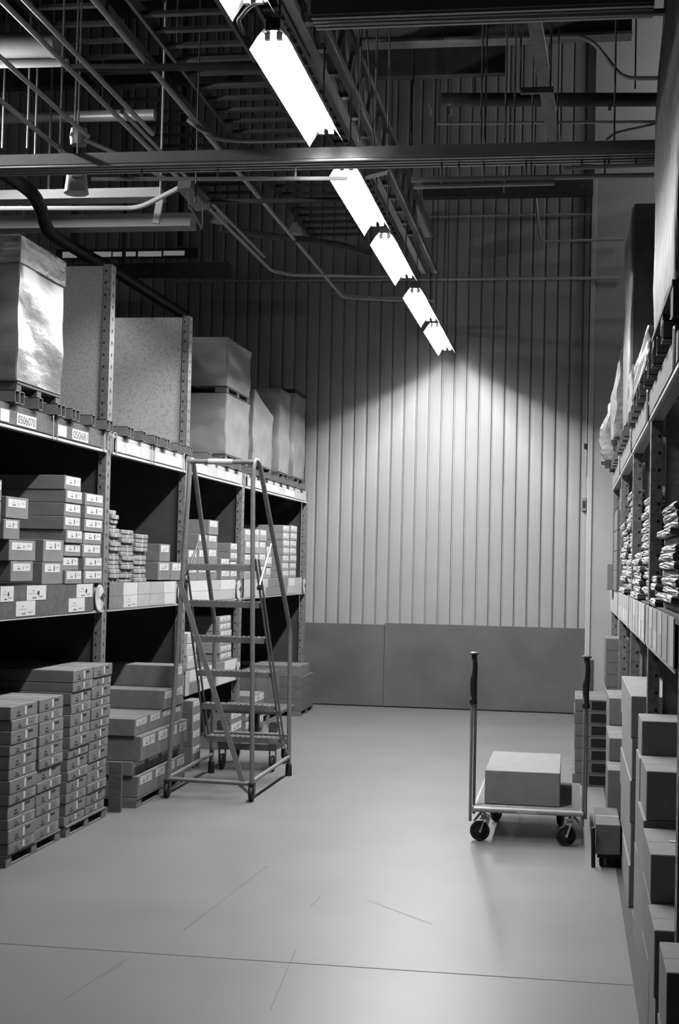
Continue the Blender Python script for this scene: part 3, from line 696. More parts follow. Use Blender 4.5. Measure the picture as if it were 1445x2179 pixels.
steps(.288, 4.77, 5.14, (.0008, .22, .435), ('lower carton of the fourth step, right rack foot', 'upper carton of the fourth step, right rack foot'))
steps(.284, 4.28, 4.63, (.0008, .22, .435), ('lower carton nearest the camera, right edge', 'upper carton nearest the camera, right edge'))
for (x, y, a, nm) in ((.42, 5.40, .6008, 'long white strip label lying on the third step carton'), (.45, 5.24, .6008, 'shorter white strip label lying on the third step carton')):
    mb = MB(); mb.box(x-.05, x+.16, y, y+.03, a, a+.0015); tag(mb.build('paper_strip', 'white'), nm, 'label')
GS = 'stepped dark cartons further along the right rack'
rbox(.26, .5, 9.6, 10.28, .576, .75, 'highest step of three dark cartons beyond the cart', GS)
rbox(.262, .5, 9.62, 10.28, .0015, .575, 'tall carton under the highest dark step beyond the cart', GS)
rbox(.244, .5, 8.87, 9.59, .44, .575, 'middle step of three dark cartons beyond the cart', GS)
rbox(.246, .5, 8.89, 9.59, .0015, .439, 'carton under the middle dark step beyond the cart', GS)
rbox(.229, .5, 8.47, 8.86, .0015, .439, 'lowest step of three dark cartons beyond the cart', GS)
dl = thing('wheeled_dolly', 'small black dolly under a low carton by the right rack', 'dolly', (.23, 8.1, 0))
mb = MB(); mb.box(.165, .283, 7.9, 8.4, .052, .072); mb.build('deck', 'black', dl)
for y in (7.95, 8.35):
    for x in (.175, .245):
        mb = MB(); mb.lathe((x, y, .026), [(.008, 0), (.024, .002), (.026, .006), (.026, .018), (.024, .022), (.008, .024)], 14, 'x'); mb.build('wheel', 'rubber', dl)
rbox(.155, .128, 7.88, 8.45, .073, .23, 'low dark carton on the little dolly, right of the cart', None, 'card2')
mb = MB(); mb.tube([(.145,7.9,.0),(.140,7.86,.215)], .011, 8); tag(mb.build('black_pole', 'black'), 'short black pole leaning beside the low dark carton', 'pole')
GO = 'open-ended cartons stacked at the far end of the right rack'
for i in range(7):
    z = .0015+i*.09; j = random.uniform(-.01, .012)
    y0 = 10.82
    o = rbox(.045+j, .6, y0, y0+.75, z+.0005, z+.0888, f'flat dark carton, {ordn(i,7)} of the pile behind the cart post', GO, 'card2')
    mb = MB(); mb.quad((.165+j, y0-.0008, z+.012), (.42, y0-.0008, z+.012), (.42, y0-.0008, z+.076), (.165+j, y0-.0008, z+.076)); mb.build('slot_shade', 'hole', o)  # flat dark quad, the shade of the open end put into its colour
GT = 'dark cartons stacked in the far right bay'
rbox(.31, .5, 11.65, 12.2, .001, .35, 'base carton of the dark stack in far right bay', GT, 'card2')
rbox(.31, .5, 11.65, 12.2, .351, .66, 'second carton of the dark stack in far right bay', GT, 'card2')
for i in range(4):
    rbox(.285, .5, 11.65, 12.2, .661+.095*i, .661+.095*i+.094, f'flat dark carton, {ordn(i,4)} of four atop the dark stack, far right bay', GT, 'card2')

# soft bundles on the middle shelf of the right rack
GB = 'film-wrapped bundles on the right middle shelf'
def bundles(y0, y1, n, h, xf, depth, ph, z=SH, step=0.0):
    for i in range(n):
        jx, jy = random.uniform(-.018, .012), random.uniform(-.03, .03)
        bm = bmesh.new(); bmesh.ops.create_cube(bm, size=1)
        bmesh.ops.subdivide_edges(bm, edges=bm.edges, cuts=4, use_grid_fill=True)
        ya, yb = y0+jy+step*i, y1+jy
        for v in bm.verts:
            k = 1-.02*(abs(v.co.z)*2)**4; kk = 1-.02*(abs(v.co.y)*2)**4
            v.co = Vector((xf+jx+depth/2+v.co.x*depth*k+random.uniform(-.004,.004), (ya+yb)/2+v.co.y*(yb-ya)*k+random.uniform(-.004,.004), z+i*h+h/2+v.co.z*(h-.0015)*kk))
        mb = MB(); mb.add(bm, 0, False)
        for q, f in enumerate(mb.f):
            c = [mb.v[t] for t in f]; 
            if sum(p[1] for p in c)/len(c) < ya+.012: mb.m[q] = 1  # faces towards the camera coloured dark as painted shade
        tag(mb.build('wrapped_bundle', ['bundle', 'bundle_shaded']), f'soft flat bundle, {ordn(i,n)} of {ph}', 'bundle', GB)
bundles(5.22, 6.1, 13, .031, .368, .5, 'near pile at right picture edge', step=.010)
bundles(6.15, 6.49, 4, .032, .358, .5, 'low pile beside the perforated post')
bundles(6.68, 7.45, 14, .036, .363, .5, 'tall pile behind the perforated post')
bundles(7.5, 8.31, 7, .035, .352, .5, 'low pile between the two perforated posts')
bundles(8.5, 9.22, 17, .036, .358, .5, 'tallest pile beyond the second post')
bundles(9.28, 10.2, 12, .038, .347, .5, 'pile beyond the second post, next to dark cartons')
GD = 'dark cartons at the far end of the right middle shelf'
for i in range(4):
    rbox(.32, .5, 10.46, 11.14, SH+i*.145+.0006, SH+i*.145+.144, f'dark carton, {ordn(i,4)} of far stack on right middle shelf', GD, 'card2')
rbox(.275, .5, 11.2, 11.75, SH+.0006, SH+.197, 'pale-ended carton overhanging the far right middle shelf', GD, 'card')

# wrapped loads on top of the right rack
wooden_pallet(-1, .32, .95, 4.95, 6.22, 2.425, 'dark pallet under the tall streaky load at right edge', .124, 'wood_dark')
wrapped(-1, .326, .95, 4.85, 6.20, 2.55, 4.4, 'tall streaky film-wrapped load at the right edge', 'wrap_streak', taper=.10)
wooden_pallet(-1, .32, .95, 6.65, 8.1, 2.425, 'pallet under the low wrapped load on upper right shelf', .093, 'wood')
wrapped(-1, .326, .95, 6.65, 8.1, 2.519, 2.68, 'low pale wrapped load between two tall ones, upper right', 'wrap_pale')
wooden_pallet(-1, .335, .95, 9.08, 10.1, 2.425, 'pallet under the tall dark-fronted load', .093, 'wood_dark')
ld = wrapped(-1, .337, .95, 9.07, 10.12, 2.519, 3.82, 'tall dark-fronted load with pale wrapped side, upper right shelf', 'wrap_pale')
mb = MB(); mb.box(.350, 1.28, 9.03, 9.055, 2.53, 3.825, 0, b=.004); mb.build('front_board', 'card2', ld)
wooden_pallet(-1, .31, .95, 10.4, 11.4, 2.425, 'pallet under the bulging wrapped load', .083, 'wood_dark')
wrapped(-1, .295, .95, 10.38, 11.42, 2.509, 3.2, 'bulging pale wrapped load beyond the dark-fronted one', 'bundle', amp=3, taper=.15)
wrapped(-1, .25, .95, 11.5, 12.42, 2.427, 3.0, 'farthest crumpled wrapped load overhanging the right rack', 'bundle', amp=5, taper=.25)
wrapped(-1, .33, .9, 8.42, 8.95, 2.427, 2.75, 'small crumpled bundle squeezed before the dark-fronted load', 'bundle')

# ---------------------------------------------------------------- fluorescent trough lamps
LXC, LZ = -1.337, 3.902
def trough(y0, y1, label, tm='tube'):
    t = thing('fluorescent_lamp', label, 'lamp', (LXC, (y0+y1)/2, LZ), 'row of trough lamps down the aisle')
    mb = MB(); mb.box(LXC-.034, LXC+.034, y0+.01, y1-.01, LZ+.018, LZ+.075, 0, b=.004); mb.build('housing', 'steel_dark', t)
    for sg in (-1, 1):
        mb = MB(); a = (LXC+sg*.035, LZ+.024); b = (LXC+sg*.094, LZ-.060)
        prof = [a, ((a[0]+b[0])/2, (a[1]+b[1])/2+.004), b, (b[0]+sg*.004, b[1]-.010)]
        for (xa, za), (xb, zb) in zip(prof, prof[1:]):
            n_ = Vector((-(zb-za), 0, xb-xa)).normalized()*.0012*sg
            mb.quad((xa,y0,za),(xa,y1,za),(xb,y1,zb),(xb,y0,zb)); mb.quad((xa+n_.x,y0,za+n_.z),(xb+n_.x,y0,zb+n_.z),(xb+n_.x,y1,zb+n_.z),(xa+n_.x,y1,za+n_.z))
            for yy in (y0, y1): mb.quad((xa,yy,za),(xb,yy,zb),(xb+n_.x,yy,zb+n_.z),(xa+n_.x,yy,za+n_.z))
        mb.build('reflector', 'reflector', t)
        mb = MB(); xx = LXC+sg*.027
        mb.tube([(xx,y0+.06,LZ),(xx,y1-.06,LZ)], .013, 8, cap=False); mb.build('tube', tm, t)
        for yy in (y0+.045, y1-.045):
            mb = MB(); mb.box(xx-.013, xx+.013, yy-.012, yy+.012, LZ-.015, LZ+.0175); mb.build('tube_holder', 'whiteplastic', t)
    for yy in (y0+.16, y1-.16):
        mb = MB(); mb.box(LXC-.03, LXC+.03, yy-.02, yy+.02, LZ+.0755, LZ+.09); mb.tube([(LXC,yy,LZ+.09),(LXC,yy,4.3515 if yy < 13.7 else 7.9)], .005, 6); mb.build('hanger', 'steel_dark', t)
    return t
for (y0, y1), lb in (((4.37,5.87), 'trough lamp whose tip shows at the top edge'),
    ((6.20,7.70), 'largest fully visible trough lamp, nearest the camera'), ((8.33,9.83), 'second trough lamp along the row, just past the wide tray'), ((10.12,11.62), 'third trough lamp, middle of the visible five'), ((12.16,13.66), 'fourth trough lamp, last but one before the wall'), ((13.93,15.52), 'fifth trough lamp, nearest the lit back wall')):
    trough(y0, y1, lb, 'dimtube' if y0 < 5 else 'tube')
# unseen battens added to brighten the left ducts and upper right wall
def batten(x, y0, y1, z, label, tm='baretube'):
    t = thing('fill_batten', label, 'lamp', (x, (y0+y1)/2, z), 'unseen battens added for light')
    mb = MB(); mb.box(x-.03, x+.03, y0, y1, z+.03, z+.08); mb.build('housing', 'lampwhite', t)
    mb = MB(); mb.tube([(x,y0+.03,z),(x,y1-.03,z)], .014, 8, cap=False); mb.build('tube', tm, t)
    mb = MB(); mb.tube([(x,(y0+y1)/2,z+.08),(x,(y0+y1)/2,7.9)], .006, 6); mb.build('hanger', 'steel_dark', t)
batten(-4.25, 8.6, 9.8, 4.5, 'unseen batten lamp added to brighten the left ducts, farther one')
batten(-3.7, 6.3, 7.6, 4.3, 'unseen batten lamp added to brighten the left channel, nearer one', 'baretube3')
batten(2.2, 14.3, 15.6, 7.1, 'unseen batten lamp added to brighten the upper right wall', 'baretube2')

# ---------------------------------------------------------------- ceiling services
def tubeobj(name, pts, r, m, label, cat, group=None, fil=.08, n=8):
    mb = MB(); mb.tube(fillet(pts, fil) if len(pts) > 2 else pts, r, n); o = tag(mb.build(name if cat in name else cat.replace(' ', '_'), m), label, cat, group)
    zh = 3.8425 if abs(pts[0][1]-8.1) < .01 and name == 'conduit' else 3.8725 if abs(pts[0][1]-6.04) < .01 else 7.9 if 'swooping' in label else None
    if zh:
        p, q = Vector(pts[0]), Vector(pts[1])
        for k in (.2, .5, .8) if zh < 5 else (.5,):
            c = p.lerp(q, k)
            if c.z < zh: mb = MB(); mb.tube([c, (c.x, c.y, zh)], .006, 6); mb.build('hanger', 'steel', o)
    return o
def tray(y0, y1, z, h, label, xl=-6.2, xr=.62):
    t = thing('cable_channel', label, 'channel', (-1, (y0+y1)/2, z), 'channels crossing the aisle')
    mb = MB(); mb.box(xl, xr, y0, y0+.012, z, z+h); mb.box(xl, xr, y1-.012, y1, z, z+h)
    mb.box(xl, xr, y0+.012, y1-.012, z+.006, z+.012)
    mb.build('channel_body', 'tray', t)
    for k in range(4):
        y = y0+.02+(y1-y0-.04)*k/3; mb = MB(); mb.box(xl, xr, y-.010, y+.010, z-.012, z+.0055); mb.build('rib', 'steel_light', t)
    for x in (-5.2, -4.4, -3.0, -.35, .2):
        if x < xl: continue
        mb = MB(); mb.tube([(x,(y0+y1)/2,z+.013),(x,(y0+y1)/2,7.9)], .006, 6); mb.build('drop_rod', 'steel', t)
    return t
tray(8.0, 8.2, 3.855, .062, 'ribbed steel channel crossing the aisle between first and second lamps')
tray(5.96, 6.12, 3.885, .062, 'ribbed steel channel crossing the aisle at the top edge', -1.12, .30)
# conduits running down the aisle (all share the vanishing direction)
def along(ratio, z, y0, y1): x = ratio*(z-1.57); return [(x, y0, z), (x, y1, z)]
GC = 'thin conduits along the aisle'
p = along(-.984, 4.2, 3.4, 8.6); tubeobj('conduit', p, .014, 'conduit', 'thin conduit along the aisle, second from the left corner', 'conduit', GC)
p = along(-.858, 4.3, 3.4, 14.6); tubeobj('conduit', p+[(-1.9,14.75,4.3),(-1.42,14.8,4.3)], .016, 'conduit', 'long thick conduit ending in a bend beside the fourth lamp', 'conduit', GC)
p = along(-1.027, 4.25, 3.4, 13.0); tubeobj('conduit', p+[(-2.6,13.2,4.25),(-1.5,13.3,4.25)], .015, 'conduit', 'conduit passing the tilted junction box and bending towards the lamps', 'conduit', GC)
p = along(-1.005, 4.25, 8.3, 12.4); tubeobj('conduit', p, .012, 'conduit', 'short conduit paired beside the tilted junction box run', 'conduit', GC)
p = along(-1.144, 4.15, 3.4, 8.45); tubeobj('conduit', p, .014, 'conduit', 'conduit running into the round junction box', 'conduit', GC)
p = along(-1.25, 4.0, 3.4, 8.3); tubeobj('conduit', p, .014, 'conduit', 'conduit running into the white speaker', 'conduit', GC)
tubeobj('conduit', [(-3.065, 8.450, 4.168), (-2.690, 8.600, 4.028), (-2.624, 9.000, 4.031)], .013, 'conduit', 'bent conduit leaving the round junction box', 'conduit', GC)
GX = 'conduits crossing the aisle'
tubeobj('conduit', [(-2.801, 8.100, 3.791), (-1.286, 8.100, 3.764)], .012, 'conduit', 'thin conduit crossing just under the wide channel on the left', 'conduit', GX)
tubeobj('conduit', [(-0.923, 8.100, 3.748), (0.419, 8.100, 3.748)], .015, 'conduit', 'conduit crossing just under the wide channel on the right', 'conduit', GX)
tubeobj('conduit', [(-0.909, 8.100, 3.708), (-0.123, 8.100, 3.714)], .012, 'steel_light', 'lower bright conduit under the wide channel', 'conduit', GX)
tubeobj('conduit', [(-0.072, 8.100, 3.797), (0.418, 8.100, 3.808)], .012, 'steel_light', 'short bright conduit under the channel at the right', 'conduit', GX)
tubeobj('conduit', [(-2.368, 8.600, 4.283), (-2.201, 8.600, 4.163), (-2.009, 8.600, 4.143), (-1.630, 8.600, 4.143)], .015, 'conduit', 'conduit curving into the far end of the first lamp', 'conduit', GX)
tubeobj('conduit', [(-2.739, 10.400, 4.232), (-1.647, 10.400, 4.234)], .018, 'steel_dark', 'dark rail crossing behind the second lamp', 'rail', GX)
tubeobj('conduit', [(-2.795, 7.600, 4.275), (-1.682, 7.600, 4.247)], .022, 'steel_dark', 'dark rail crossing to the first lamp', 'rail', GX)
tubeobj('conduit', [(-1.055, 6.040, 3.879), (-0.553, 6.040, 3.876), (0.365, 6.040, 3.871)], .016, 'conduit', 'conduit under the channel at the top edge', 'conduit', GX)
tubeobj('conduit', [(-0.919, 9.500, 4.498), (0.510, 9.500, 4.473)], .010, 'steel_light', 'thin bright conduit crossing high on the right', 'conduit', GX)
tubeobj('conduit', [(0.183, 9.500, 4.364), (0.242, 9.500, 4.409), (0.495, 9.500, 4.461)], .008, 'conduit', 'short curved cable joining the thin bright conduit', 'cable', None)
tubeobj('conduit', [(-0.930, 10.000, 5.243), (0.007, 10.000, 5.236), (0.103, 10.000, 5.181), (0.281, 10.000, 4.953), (0.360, 10.000, 4.928), (0.570, 10.000, 4.925)], .015, 'conduit', 'conduit swooping down over the right rack', 'conduit', GX, fil=.2)
tubeobj('conduit', [(-1.461, 6.200, 3.904), (-1.470, 6.100, 3.923), (-1.363, 5.900, 3.918), (-1.261, 5.800, 3.891)], .010, 'steel_dark', 'flexible cable looping into the first lamp', 'cable', None, fil=.15)
tubeobj('conduit', [(-2.865, 11.500, 4.294), (-2.437, 11.900, 4.306), (-2.005, 12.200, 4.308), (-1.748, 12.400, 4.267)], .03, 'steel_dark', 'dark sagging pipe behind the second lamp', 'pipe', None, fil=.2)
# pipes on the back wall
GW = 'pipes along the back wall'
tubeobj('wall_pipe', [(-4.6,YW-.06,4.79),(.5,YW-.135,4.765)], .018, 'steel_light', 'long bright pipe across the back wall below the lamp row', 'pipe', GW)
tubeobj('wall_pipe', [(-1.78,YW-.03,5.50),(.17,YW-.03,5.50)], .012, 'conduit', 'short thin pipe high on the back wall', 'pipe', GW)
tubeobj('wall_pipe', [(-0.652, 16.020, 5.766), (-0.445, 16.020, 5.679), (-0.385, 16.020, 5.167), (0.507, 16.020, 5.182)], .015, 'conduit', 'stepped pipe on the back wall left of the corner', 'pipe', GW, fil=.06)
tubeobj('wall_pipe', [(-2.760, 15.900, 4.601), (-2.230, 15.900, 4.545), (-1.864, 15.900, 4.542)], .012, 'conduit', 'short pipe on the wall beside the fourth lamp', 'pipe', GW, fil=.1)
tubeobj('wall_pipe', [(.15,YW-.03,2.6),(.15,YW-.03,5.6)], .009, 'conduit', 'thin vertical conduit in the wall corner', 'conduit', None)
mb = MB(); mb.box(.11,.160,YW-.055,YW-.006,2.22,2.36,0,b=.004); mb.box(.12,.15,YW-.058,YW-.0552,2.25,2.33,1); tag(mb.build('switch_box', ['steel', 'ink']), 'small electrical box low in the back wall corner', 'electrical box')
mb = MB(); mb.box(.125,.162,YW-.055,YW-.006,2.90,2.96,0,b=.004); tag(mb.build('conduit_clip', 'black'), 'small black clip on the corner conduit of the back wall', 'clip')
mb = MB(); mb.box(.226,.262,YW-.112,YW-.101,.14,.60,0); tag(mb.build('corner_guard', 'steel_dark'), 'dark slotted strip low on the smooth wall beside the kick panel', 'guard')
# left: ducts and big pipes beyond the rack
mb = MB(); mb.tube([(-3.898, 9.000, 4.933), (-3.385, 9.000, 4.922)], .085, 20); mb.tube([(-3.404, 9.000, 4.922), (-3.372, 9.000, 4.921)], .092, 20); tag(mb.build('round_duct', 'duct'), 'pale round duct end at the upper left corner', 'duct')
mb = MB(); mb.tube([(-3.894, 9.000, 4.817), (-3.295, 9.000, 4.810)], .028, 12); tag(mb.build('round_pipe', 'duct'), 'pale pipe under the round duct end at upper left', 'pipe')
mb = MB(); mb.tube([(-4.658, 10.800, 5.033), (-3.237, 10.800, 5.025)], .045, 16); tag(mb.build('round_pipe', 'conduit'), 'dim thick pipe behind the hanging rods at left', 'pipe')
mb = MB(); mb.box(*(-4.499, -3.036, 10.300, 10.480, 4.254, 4.324)); tag(mb.build('flat_duct', 'duct'), 'upper flat pale duct behind the white speaker', 'duct')
mb = MB(); mb.box(*(-4.666, -2.907, 10.700, 10.880, 4.130, 4.231)); tag(mb.build('flat_duct', 'duct'), 'lower flat pale duct behind the black hose', 'duct')
tubeobj('wall_pipe', [(-4.334, 10.100, 4.136), (-3.167, 10.100, 4.120), (-3.049, 10.000, 4.117), (-2.736, 9.800, 4.188)], .018, 'duct', 'bright pipe rising to the tilted junction box', 'pipe', None, fil=.12)
mb = MB(); mb.bar((-3.001, 10.200, 4.204), (-3.028, 10.200, 4.031), .05, .03); mb.tube([(-3.001, 10.200, 4.204), ((-3.001, 10.200, 4.204)[0], 10.2, 7.9)], .008, 6); tag(mb.build('bracket', 'duct'), 'pale bracket hanging in front of the lower flat duct', 'bracket')
mb = MB(); pp = fillet([(-4.010, 9.400, 4.270), (-3.896, 9.500, 4.216), (-3.750, 9.600, 4.121), (-3.762, 9.800, 4.066), (-3.859, 10.200, 3.984), (-3.848, 10.900, 3.986), (-3.752, 11.500, 3.951), (-3.712, 13.600, 3.940)], .15, 5); mb.tube(pp, .048, 14); tag(mb.build('flexible_hose', 'black'), 'thick black flexible hose over the left rack', 'hose')
mb = MB(); mb.box(-5.6, -3.4, 14.0, 14.12, 4.42, 4.55); mb.tube([(-4.5,14.06,4.55),(-4.5,14.06,7.9)], .02, 6); tag(mb.build('steel_beam', 'steel_dark'), 'dark beam above the daylit roof strip, left', 'beam')
t = thing('rooflight_strip', 'row of small daylit panes high above the left rack', 'rooflight', (-3.5, 15.9, 5.0))
for (q0, q1) in (((-5.822, 15.900, 5.091), (-5.651, 15.900, 5.024)), ((-5.496, 15.900, 5.088), (-5.242, 15.900, 5.030)), ((-5.222, 15.900, 5.084), (-4.953, 15.900, 5.033)), ((-4.922, 15.900, 5.086), (-4.649, 15.900, 5.029)), ((-4.623, 15.900, 5.088), (-4.380, 15.900, 5.037))):
    mb = MB(); mb.box(q0[0], q1[0], 15.9, 15.91, q1[2], q0[2]); mb.build('pane', 'sky', t)
mb = MB(); a, b = (-5.903, 15.920, 5.113), (-4.231, 15.920, 5.007); mb.box(a[0], b[0], 15.911, 15.93, b[2]+.0, a[2]+.01); mb.build('frame', 'steel_dark', t)
for x in (a[0]+.2, b[0]-.2):
    mb = MB(); mb.box(x-.03, x+.03, 15.911, 15.93, a[2]+.031, 7.9); mb.build('hanger', 'steel_dark', t)
# hanging rods on the left
GH = 'thin hanging rods'
for u, v0, v1, Y_, lb in (((-3.756, 9.500, 4.400), (-3.756, 9.500, 5.075), None, None)+('bright rod left of the round junction box',), ((-3.056, 8.500, 4.183), (-3.056, 8.500, 4.578), None, None)+('thick rod carrying the round junction box',), ((-3.937, 9.500, 4.404), (-3.937, 9.500, 5.180), None, None)+('thin rod nearest the left photo edge',), ((-3.815, 9.800, 4.437), (-3.815, 9.800, 5.081), None, None)+('thin rod in the pair behind the bright rod',), ((-3.972, 10.500, 4.242), (-3.972, 10.500, 5.256), None, None)+('rod dropping to the bright pipe',), ((-3.736, 11.000, 5.116), (-3.736, 11.000, 5.437), None, None)+('short rod above the dim thick pipe',), ((-3.706, 12.500, 4.353), (-3.706, 12.500, 4.565), None, None)+('rod below the pale bracket',), ((-4.282, 10.800, 4.211), (-4.282, 10.800, 4.583), None, None)+('rod beside the black hose',), ((-4.081, 10.800, 4.208), (-4.081, 10.800, 4.579), None, None)+('rod right of the black hose',),
    ((-1.301, 8.600, 4.126), (-1.301, 8.600, 4.902), None, None)+('rod just right of the first lamp',), ((-1.262, 9.000, 4.243), (-1.262, 9.000, 4.602), None, None)+('rod above the dangling box',), ((-1.206, 9.200, 4.269), (-1.206, 9.200, 5.035), None, None)+('rod between the dangling box and the pair of rods',), ((-0.535, 8.100, 3.934), (-0.535, 8.100, 4.642), None, None)+('left rod of the close pair on the right',), ((-0.512, 8.100, 3.934), (-0.512, 8.100, 4.641), None, None)+('right rod of the close pair on the right',), ((-0.446, 9.000, 4.194), (-0.446, 9.000, 4.815), None, None)+('single rod right of the close pair',), ((-0.297, 7.500, 4.049), (-0.297, 7.500, 4.419), None, None)+('left rod carrying the short cross bar',), ((-0.143, 7.500, 4.045), (-0.143, 7.500, 4.426), None, None)+('right rod carrying the short cross bar',), ((-0.279, 9.000, 4.205), (-0.279, 9.000, 4.750), None, None)+('rod behind the sloping flat bar',), ((-0.122, 8.800, 4.142), (-0.122, 8.800, 4.905), None, None)+('rod right of the sloping flat bar',), ((-0.424, 8.600, 3.796), (-0.424, 8.600, 4.077), None, None)+('short rod under the wide channel',)):
    mb = MB(); mb.tube([u, (v0[0], v0[1], 7.9)], .0065, 6); tag(mb.build('hanging_rod', 'steel'), lb, 'rod', GH)
mb = MB(); mb.bar((-0.295, 7.500, 4.040), (-0.126, 7.500, 4.040), .03, .03); tag(mb.build('cross_bar', 'steel'), 'short cross bar hung between two rods on the right', 'bar')
mb = MB(); mb.bar((-0.271, 8.600, 4.863), (-0.143, 9.600, 4.355), .085, .012); tag(mb.build('sloping_flat_bar', 'steel'), 'sloping flat bar hanging above the wide channel on the right', 'bar')
mb = MB(); mb.bar((-0.560, 6.500, 4.180), (-0.657, 7.900, 4.610), .03, .01); tag(mb.build('flat_strap', 'steel'), 'short flat strap at the top edge right of the lamps', 'strap')
# round junction box, speaker, tilted box, dangling box
c = (-3.028, 8.500, 4.162)
mb = MB(); mb.lathe(c, [(.0, -.055), (.05, -.05), (.056, 0), (.05, .05), (0, .052)], 18); tag(mb.build('junction_box', 'steel'), 'round grey junction box where two conduits meet, upper left', 'junction box')
c = (-2.999, 8.400, 3.843); t = thing('speaker', 'white bell-shaped speaker hanging from a conduit, upper left', 'speaker', c)
mb = MB(); mb.lathe(c, [(.0, .075), (.045, .072), (.060, .06), (.072, -.045), (.076, -.055), (.07, -.06), (.0, -.055)], 24); mb.build('housing', 'whiteplastic', t)
mb = MB(); mb.box(c[0]-.01, c[0]+.07, c[1]-.085, c[1]-.06, c[2]+.02, c[2]+.085, 0, b=.006); mb.build('mounting_box', 'steel', t)
mb = MB(); mb.tube([(c[0],c[1],c[2]+.07),(c[0],c[1],7.9)], .006, 6); mb.build('hanger', 'steel', t)
c = Vector((-2.467, 9.200, 3.920)); t = thing('junction_box', 'tilted rectangular junction box with a hinged cover near the left conduits', 'junction box', c)
mb = MB(); mb.bar((-2.533, 9.150, 4.032), (-2.468, 9.400, 3.945), .10, .06); mb.build('body', 'steel', t)
mb = MB(); mb.bar((-2.478, 9.100, 3.870), (-2.445, 9.300, 3.775), .012, .012); mb.bar((-2.493, 9.100, 3.969), (-2.483, 9.100, 3.858), .008, .008); mb.bar((-2.446, 9.300, 3.951), (-2.441, 9.300, 3.769), .008, .008); mb.build('cover_frame', 'steel', t)
mb = MB(); mb.tube([c, (c.x, c.y, 7.9)], .006, 6); mb.build('hanger', 'steel_dark', t)
c = Vector((-1.187, 8.500, 3.933)); mb = MB(); mb.bar(c+Vector((-.07,0,-.02)), c+Vector((.06,.03,.02)), .08, .085); tag(mb.build('dangling_box', 'steel_light'), 'small pale box dangling on a cord right of the second lamp', 'box')
tubeobj('cord', [c+Vector((0,0,.05)), (-1.233, 8.500, 4.520), (-1.256, 8.500, 4.777)], .005, 'steel', 'cord holding the small pale box', 'cord', None, fil=.3)
# high-bay bells
for c, lb in (((-3.255, 13.000, 4.755), 'ribbed pale bell lamp near the tilted junction box, unlit'), ((-2.658, 13.600, 4.777), 'ribbed pale bell lamp left of the second trough lamp, unlit')):
    t = thing('bell_lamp', lb, 'lamp', c, 'unlit bell lamps')
    mb = MB(); mb.lathe(c, [(.0, .06), (.03, .055), (.045, .02), (.075, -.04), (.082, -.05), (.07, -.045), (0, -.03)], 16); mb.build('shade', 'whiteplastic', t)
    mb = MB(); mb.tube([(c[0],c[1],c[2]+.058),(c[0],c[1],7.9)], .006, 6); mb.build('cord', 'steel_dark', t)
# ladder trays under the roof, running down the aisle
def ladder_tray(ra, rb, z, y0, y1, label, step=.28, hh=.09):
    t = thing('cable_ladder', label, 'cable ladder', (ra*(z-1.57), (y0+y1)/2, z), 'cable ladders under the roof')
    xa, xb = ra*(z-1.57), rb*(z-1.57)
    for x in (xa, xb):
        mb = MB(); mb.box(x-.012, x+.012, y0, y1, z, z+hh); mb.build('side_rail', 'steel_dark', t)
    y = y0+.1
    while y < y1-.05:
        mb = MB(); mb.box(xa+.0121, xb-.0121, y, y+.05, z+.02, z+.045); mb.build('rung', 'steel_dark', t); y += step
    for y in (y0+1, (y0+y1)/2, y1-1):
        for x in (xa-.02, xb+.02):
            mb = MB(); mb.tube([(x,y,z),(x,y,7.9)], .006, 6); mb.build('drop_rod', 'steel_dark', t)
ladder_tray(-.80, -.64, 5.0, 4.2, 15.2, 'broad cable ladder above and left of the lamp row')
ladder_tray(-1.00, -.86, 5.4, 4.4, 15.0, 'cable ladder nearest the left corner', .34)
ladder_tray(-.575, -.53, 4.9, 4.0, 14.6, 'narrow cable ladder hugging the lamp row on its left', .2)
t = thing('lattice_joist', 'perforated joist just above and right of the lamp row', 'joist', (-1.37, 10, 4.35), None)
for x in (-1.45, -1.345):
    mb = MB(); mb.box(x, x+.05, 2.5, 13.7, 4.352, 4.39); mb.build('lower_chord', 'steel_dark', t)
mb = MB(); mb.box(-1.42, -1.33, 2.5, 13.7, 4.70, 4.75); mb.build('upper_chord', 'steel_dark', t)
y = 5.3
while y < 12.3:
    mb = MB(); mb.bar((-1.37,y,4.385),(-1.37,y+.2,4.70),.025,.025); mb.build('web_bar', 'steel_dark', t)
    mb = MB(); mb.bar((-1.37,y+.2,4.70),(-1.37,y+.4,4.385),.025,.025); mb.build('web_bar', 'steel_dark', t)
    mb = MB(); mb.box(-1.398, -1.347, y-.03, y+.03, 4.355, 4.384); mb.build('batten_plate', 'steel_dark', t); y += .4
for y in (6, 9, 12):
    mb = MB(); mb.tube([(-1.37,y,4.75),(-1.37,y,7.9)], .012, 8); mb.build('hanger', 'steel_dark', t)
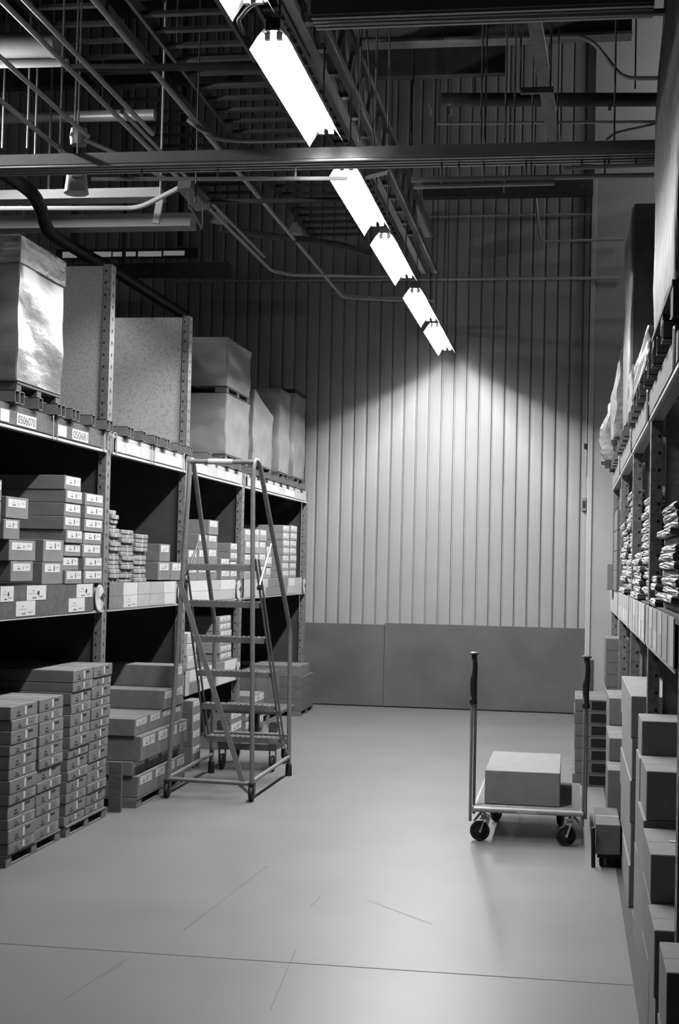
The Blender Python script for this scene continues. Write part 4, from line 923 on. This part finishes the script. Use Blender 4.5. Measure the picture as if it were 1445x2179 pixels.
for u0, u1, v, Y_, lb in ((-1.917, 11.000, 5.612), (0.390, 11.000, 5.639), 0, 0, 'deep roof beam crossing at upper right'),:
    t = thing('roof_beam', lb, 'beam', u0)
    z = (u0[2]+u1[2])/2
    mb = MB(); mb.box(u0[0], u1[0], 11, 11.02, z-.02, z+.16); mb.build('web', 'steel', t)
    mb = MB(); mb.box(u0[0], u1[0], 10.93, 11.09, z-.045, z-.021); mb.build('lower_flange', 'steel', t)
    mb = MB(); mb.box(u0[0], u1[0], 10.93, 11.09, z+.161, z+.185); mb.build('upper_flange', 'steel_dark', t)
    for x in (u0[0]+.5, u1[0]-.5):
        mb = MB(); mb.tube([(x,11,z+.185),(x,11,7.9)], .02, 8); mb.build('hanger', 'steel_dark', t)
a, b = (-1.219, 13.000, 5.794), (0.796, 13.000, 5.737)
sp = thing('sprinkler_pipe', 'dark thick sprinkler pipe crossing at upper right', 'pipe', a)
mb = MB(); mb.tube([a, b], .06, 14); mb.build('pipe_run', 'steel_dark', sp)
for x in (a[0]+.3, b[0]-.3):
    mb = MB(); mb.tube([(x,13,a[2]+.05),(x,13,7.9)], .008, 6); mb.build('hanger', 'steel_dark', sp)
for q in ((-1.323, 12.980, 5.748), (0.278, 12.980, 5.703), (-1.140, 12.980, 5.743)):
    mb = MB(); mb.lathe((q[0],q[1],a[2]-.10), [(.0, -.05), (.014, -.048), (.014, .04), (.02, .045), (.02, .06), (0, .062)], 10); mb.build('sprinkler_head', 'steel_light', sp)
mb = MB(); q0, q1 = (-1.650, 15.600, 5.752), (0.172, 15.600, 5.580); mb.box(q0[0], q1[0], 15.6, 15.75, q1[2], q0[2]); tag(mb.build('roof_beam', 'steel_dark'), 'dark beam along the top of the back wall', 'beam')
mb = MB(); mb.box(-6, -.6, 6.9, 7.0, 5.75, 6.0); tag(mb.build('roof_beam', 'steel_dark'), 'dark roof beam above the first lamp', 'beam')
mb = MB(); mb.box(-6, -.6, 9.4, 9.5, 5.75, 6.0); tag(mb.build('roof_beam', 'steel_dark'), 'dark roof beam above the second lamp', 'beam')
mb = MB(); mb.box(-6, -.6, 12.2, 12.3, 5.75, 6.0); tag(mb.build('roof_beam', 'steel_dark'), 'dark roof beam above the fourth lamp', 'beam')
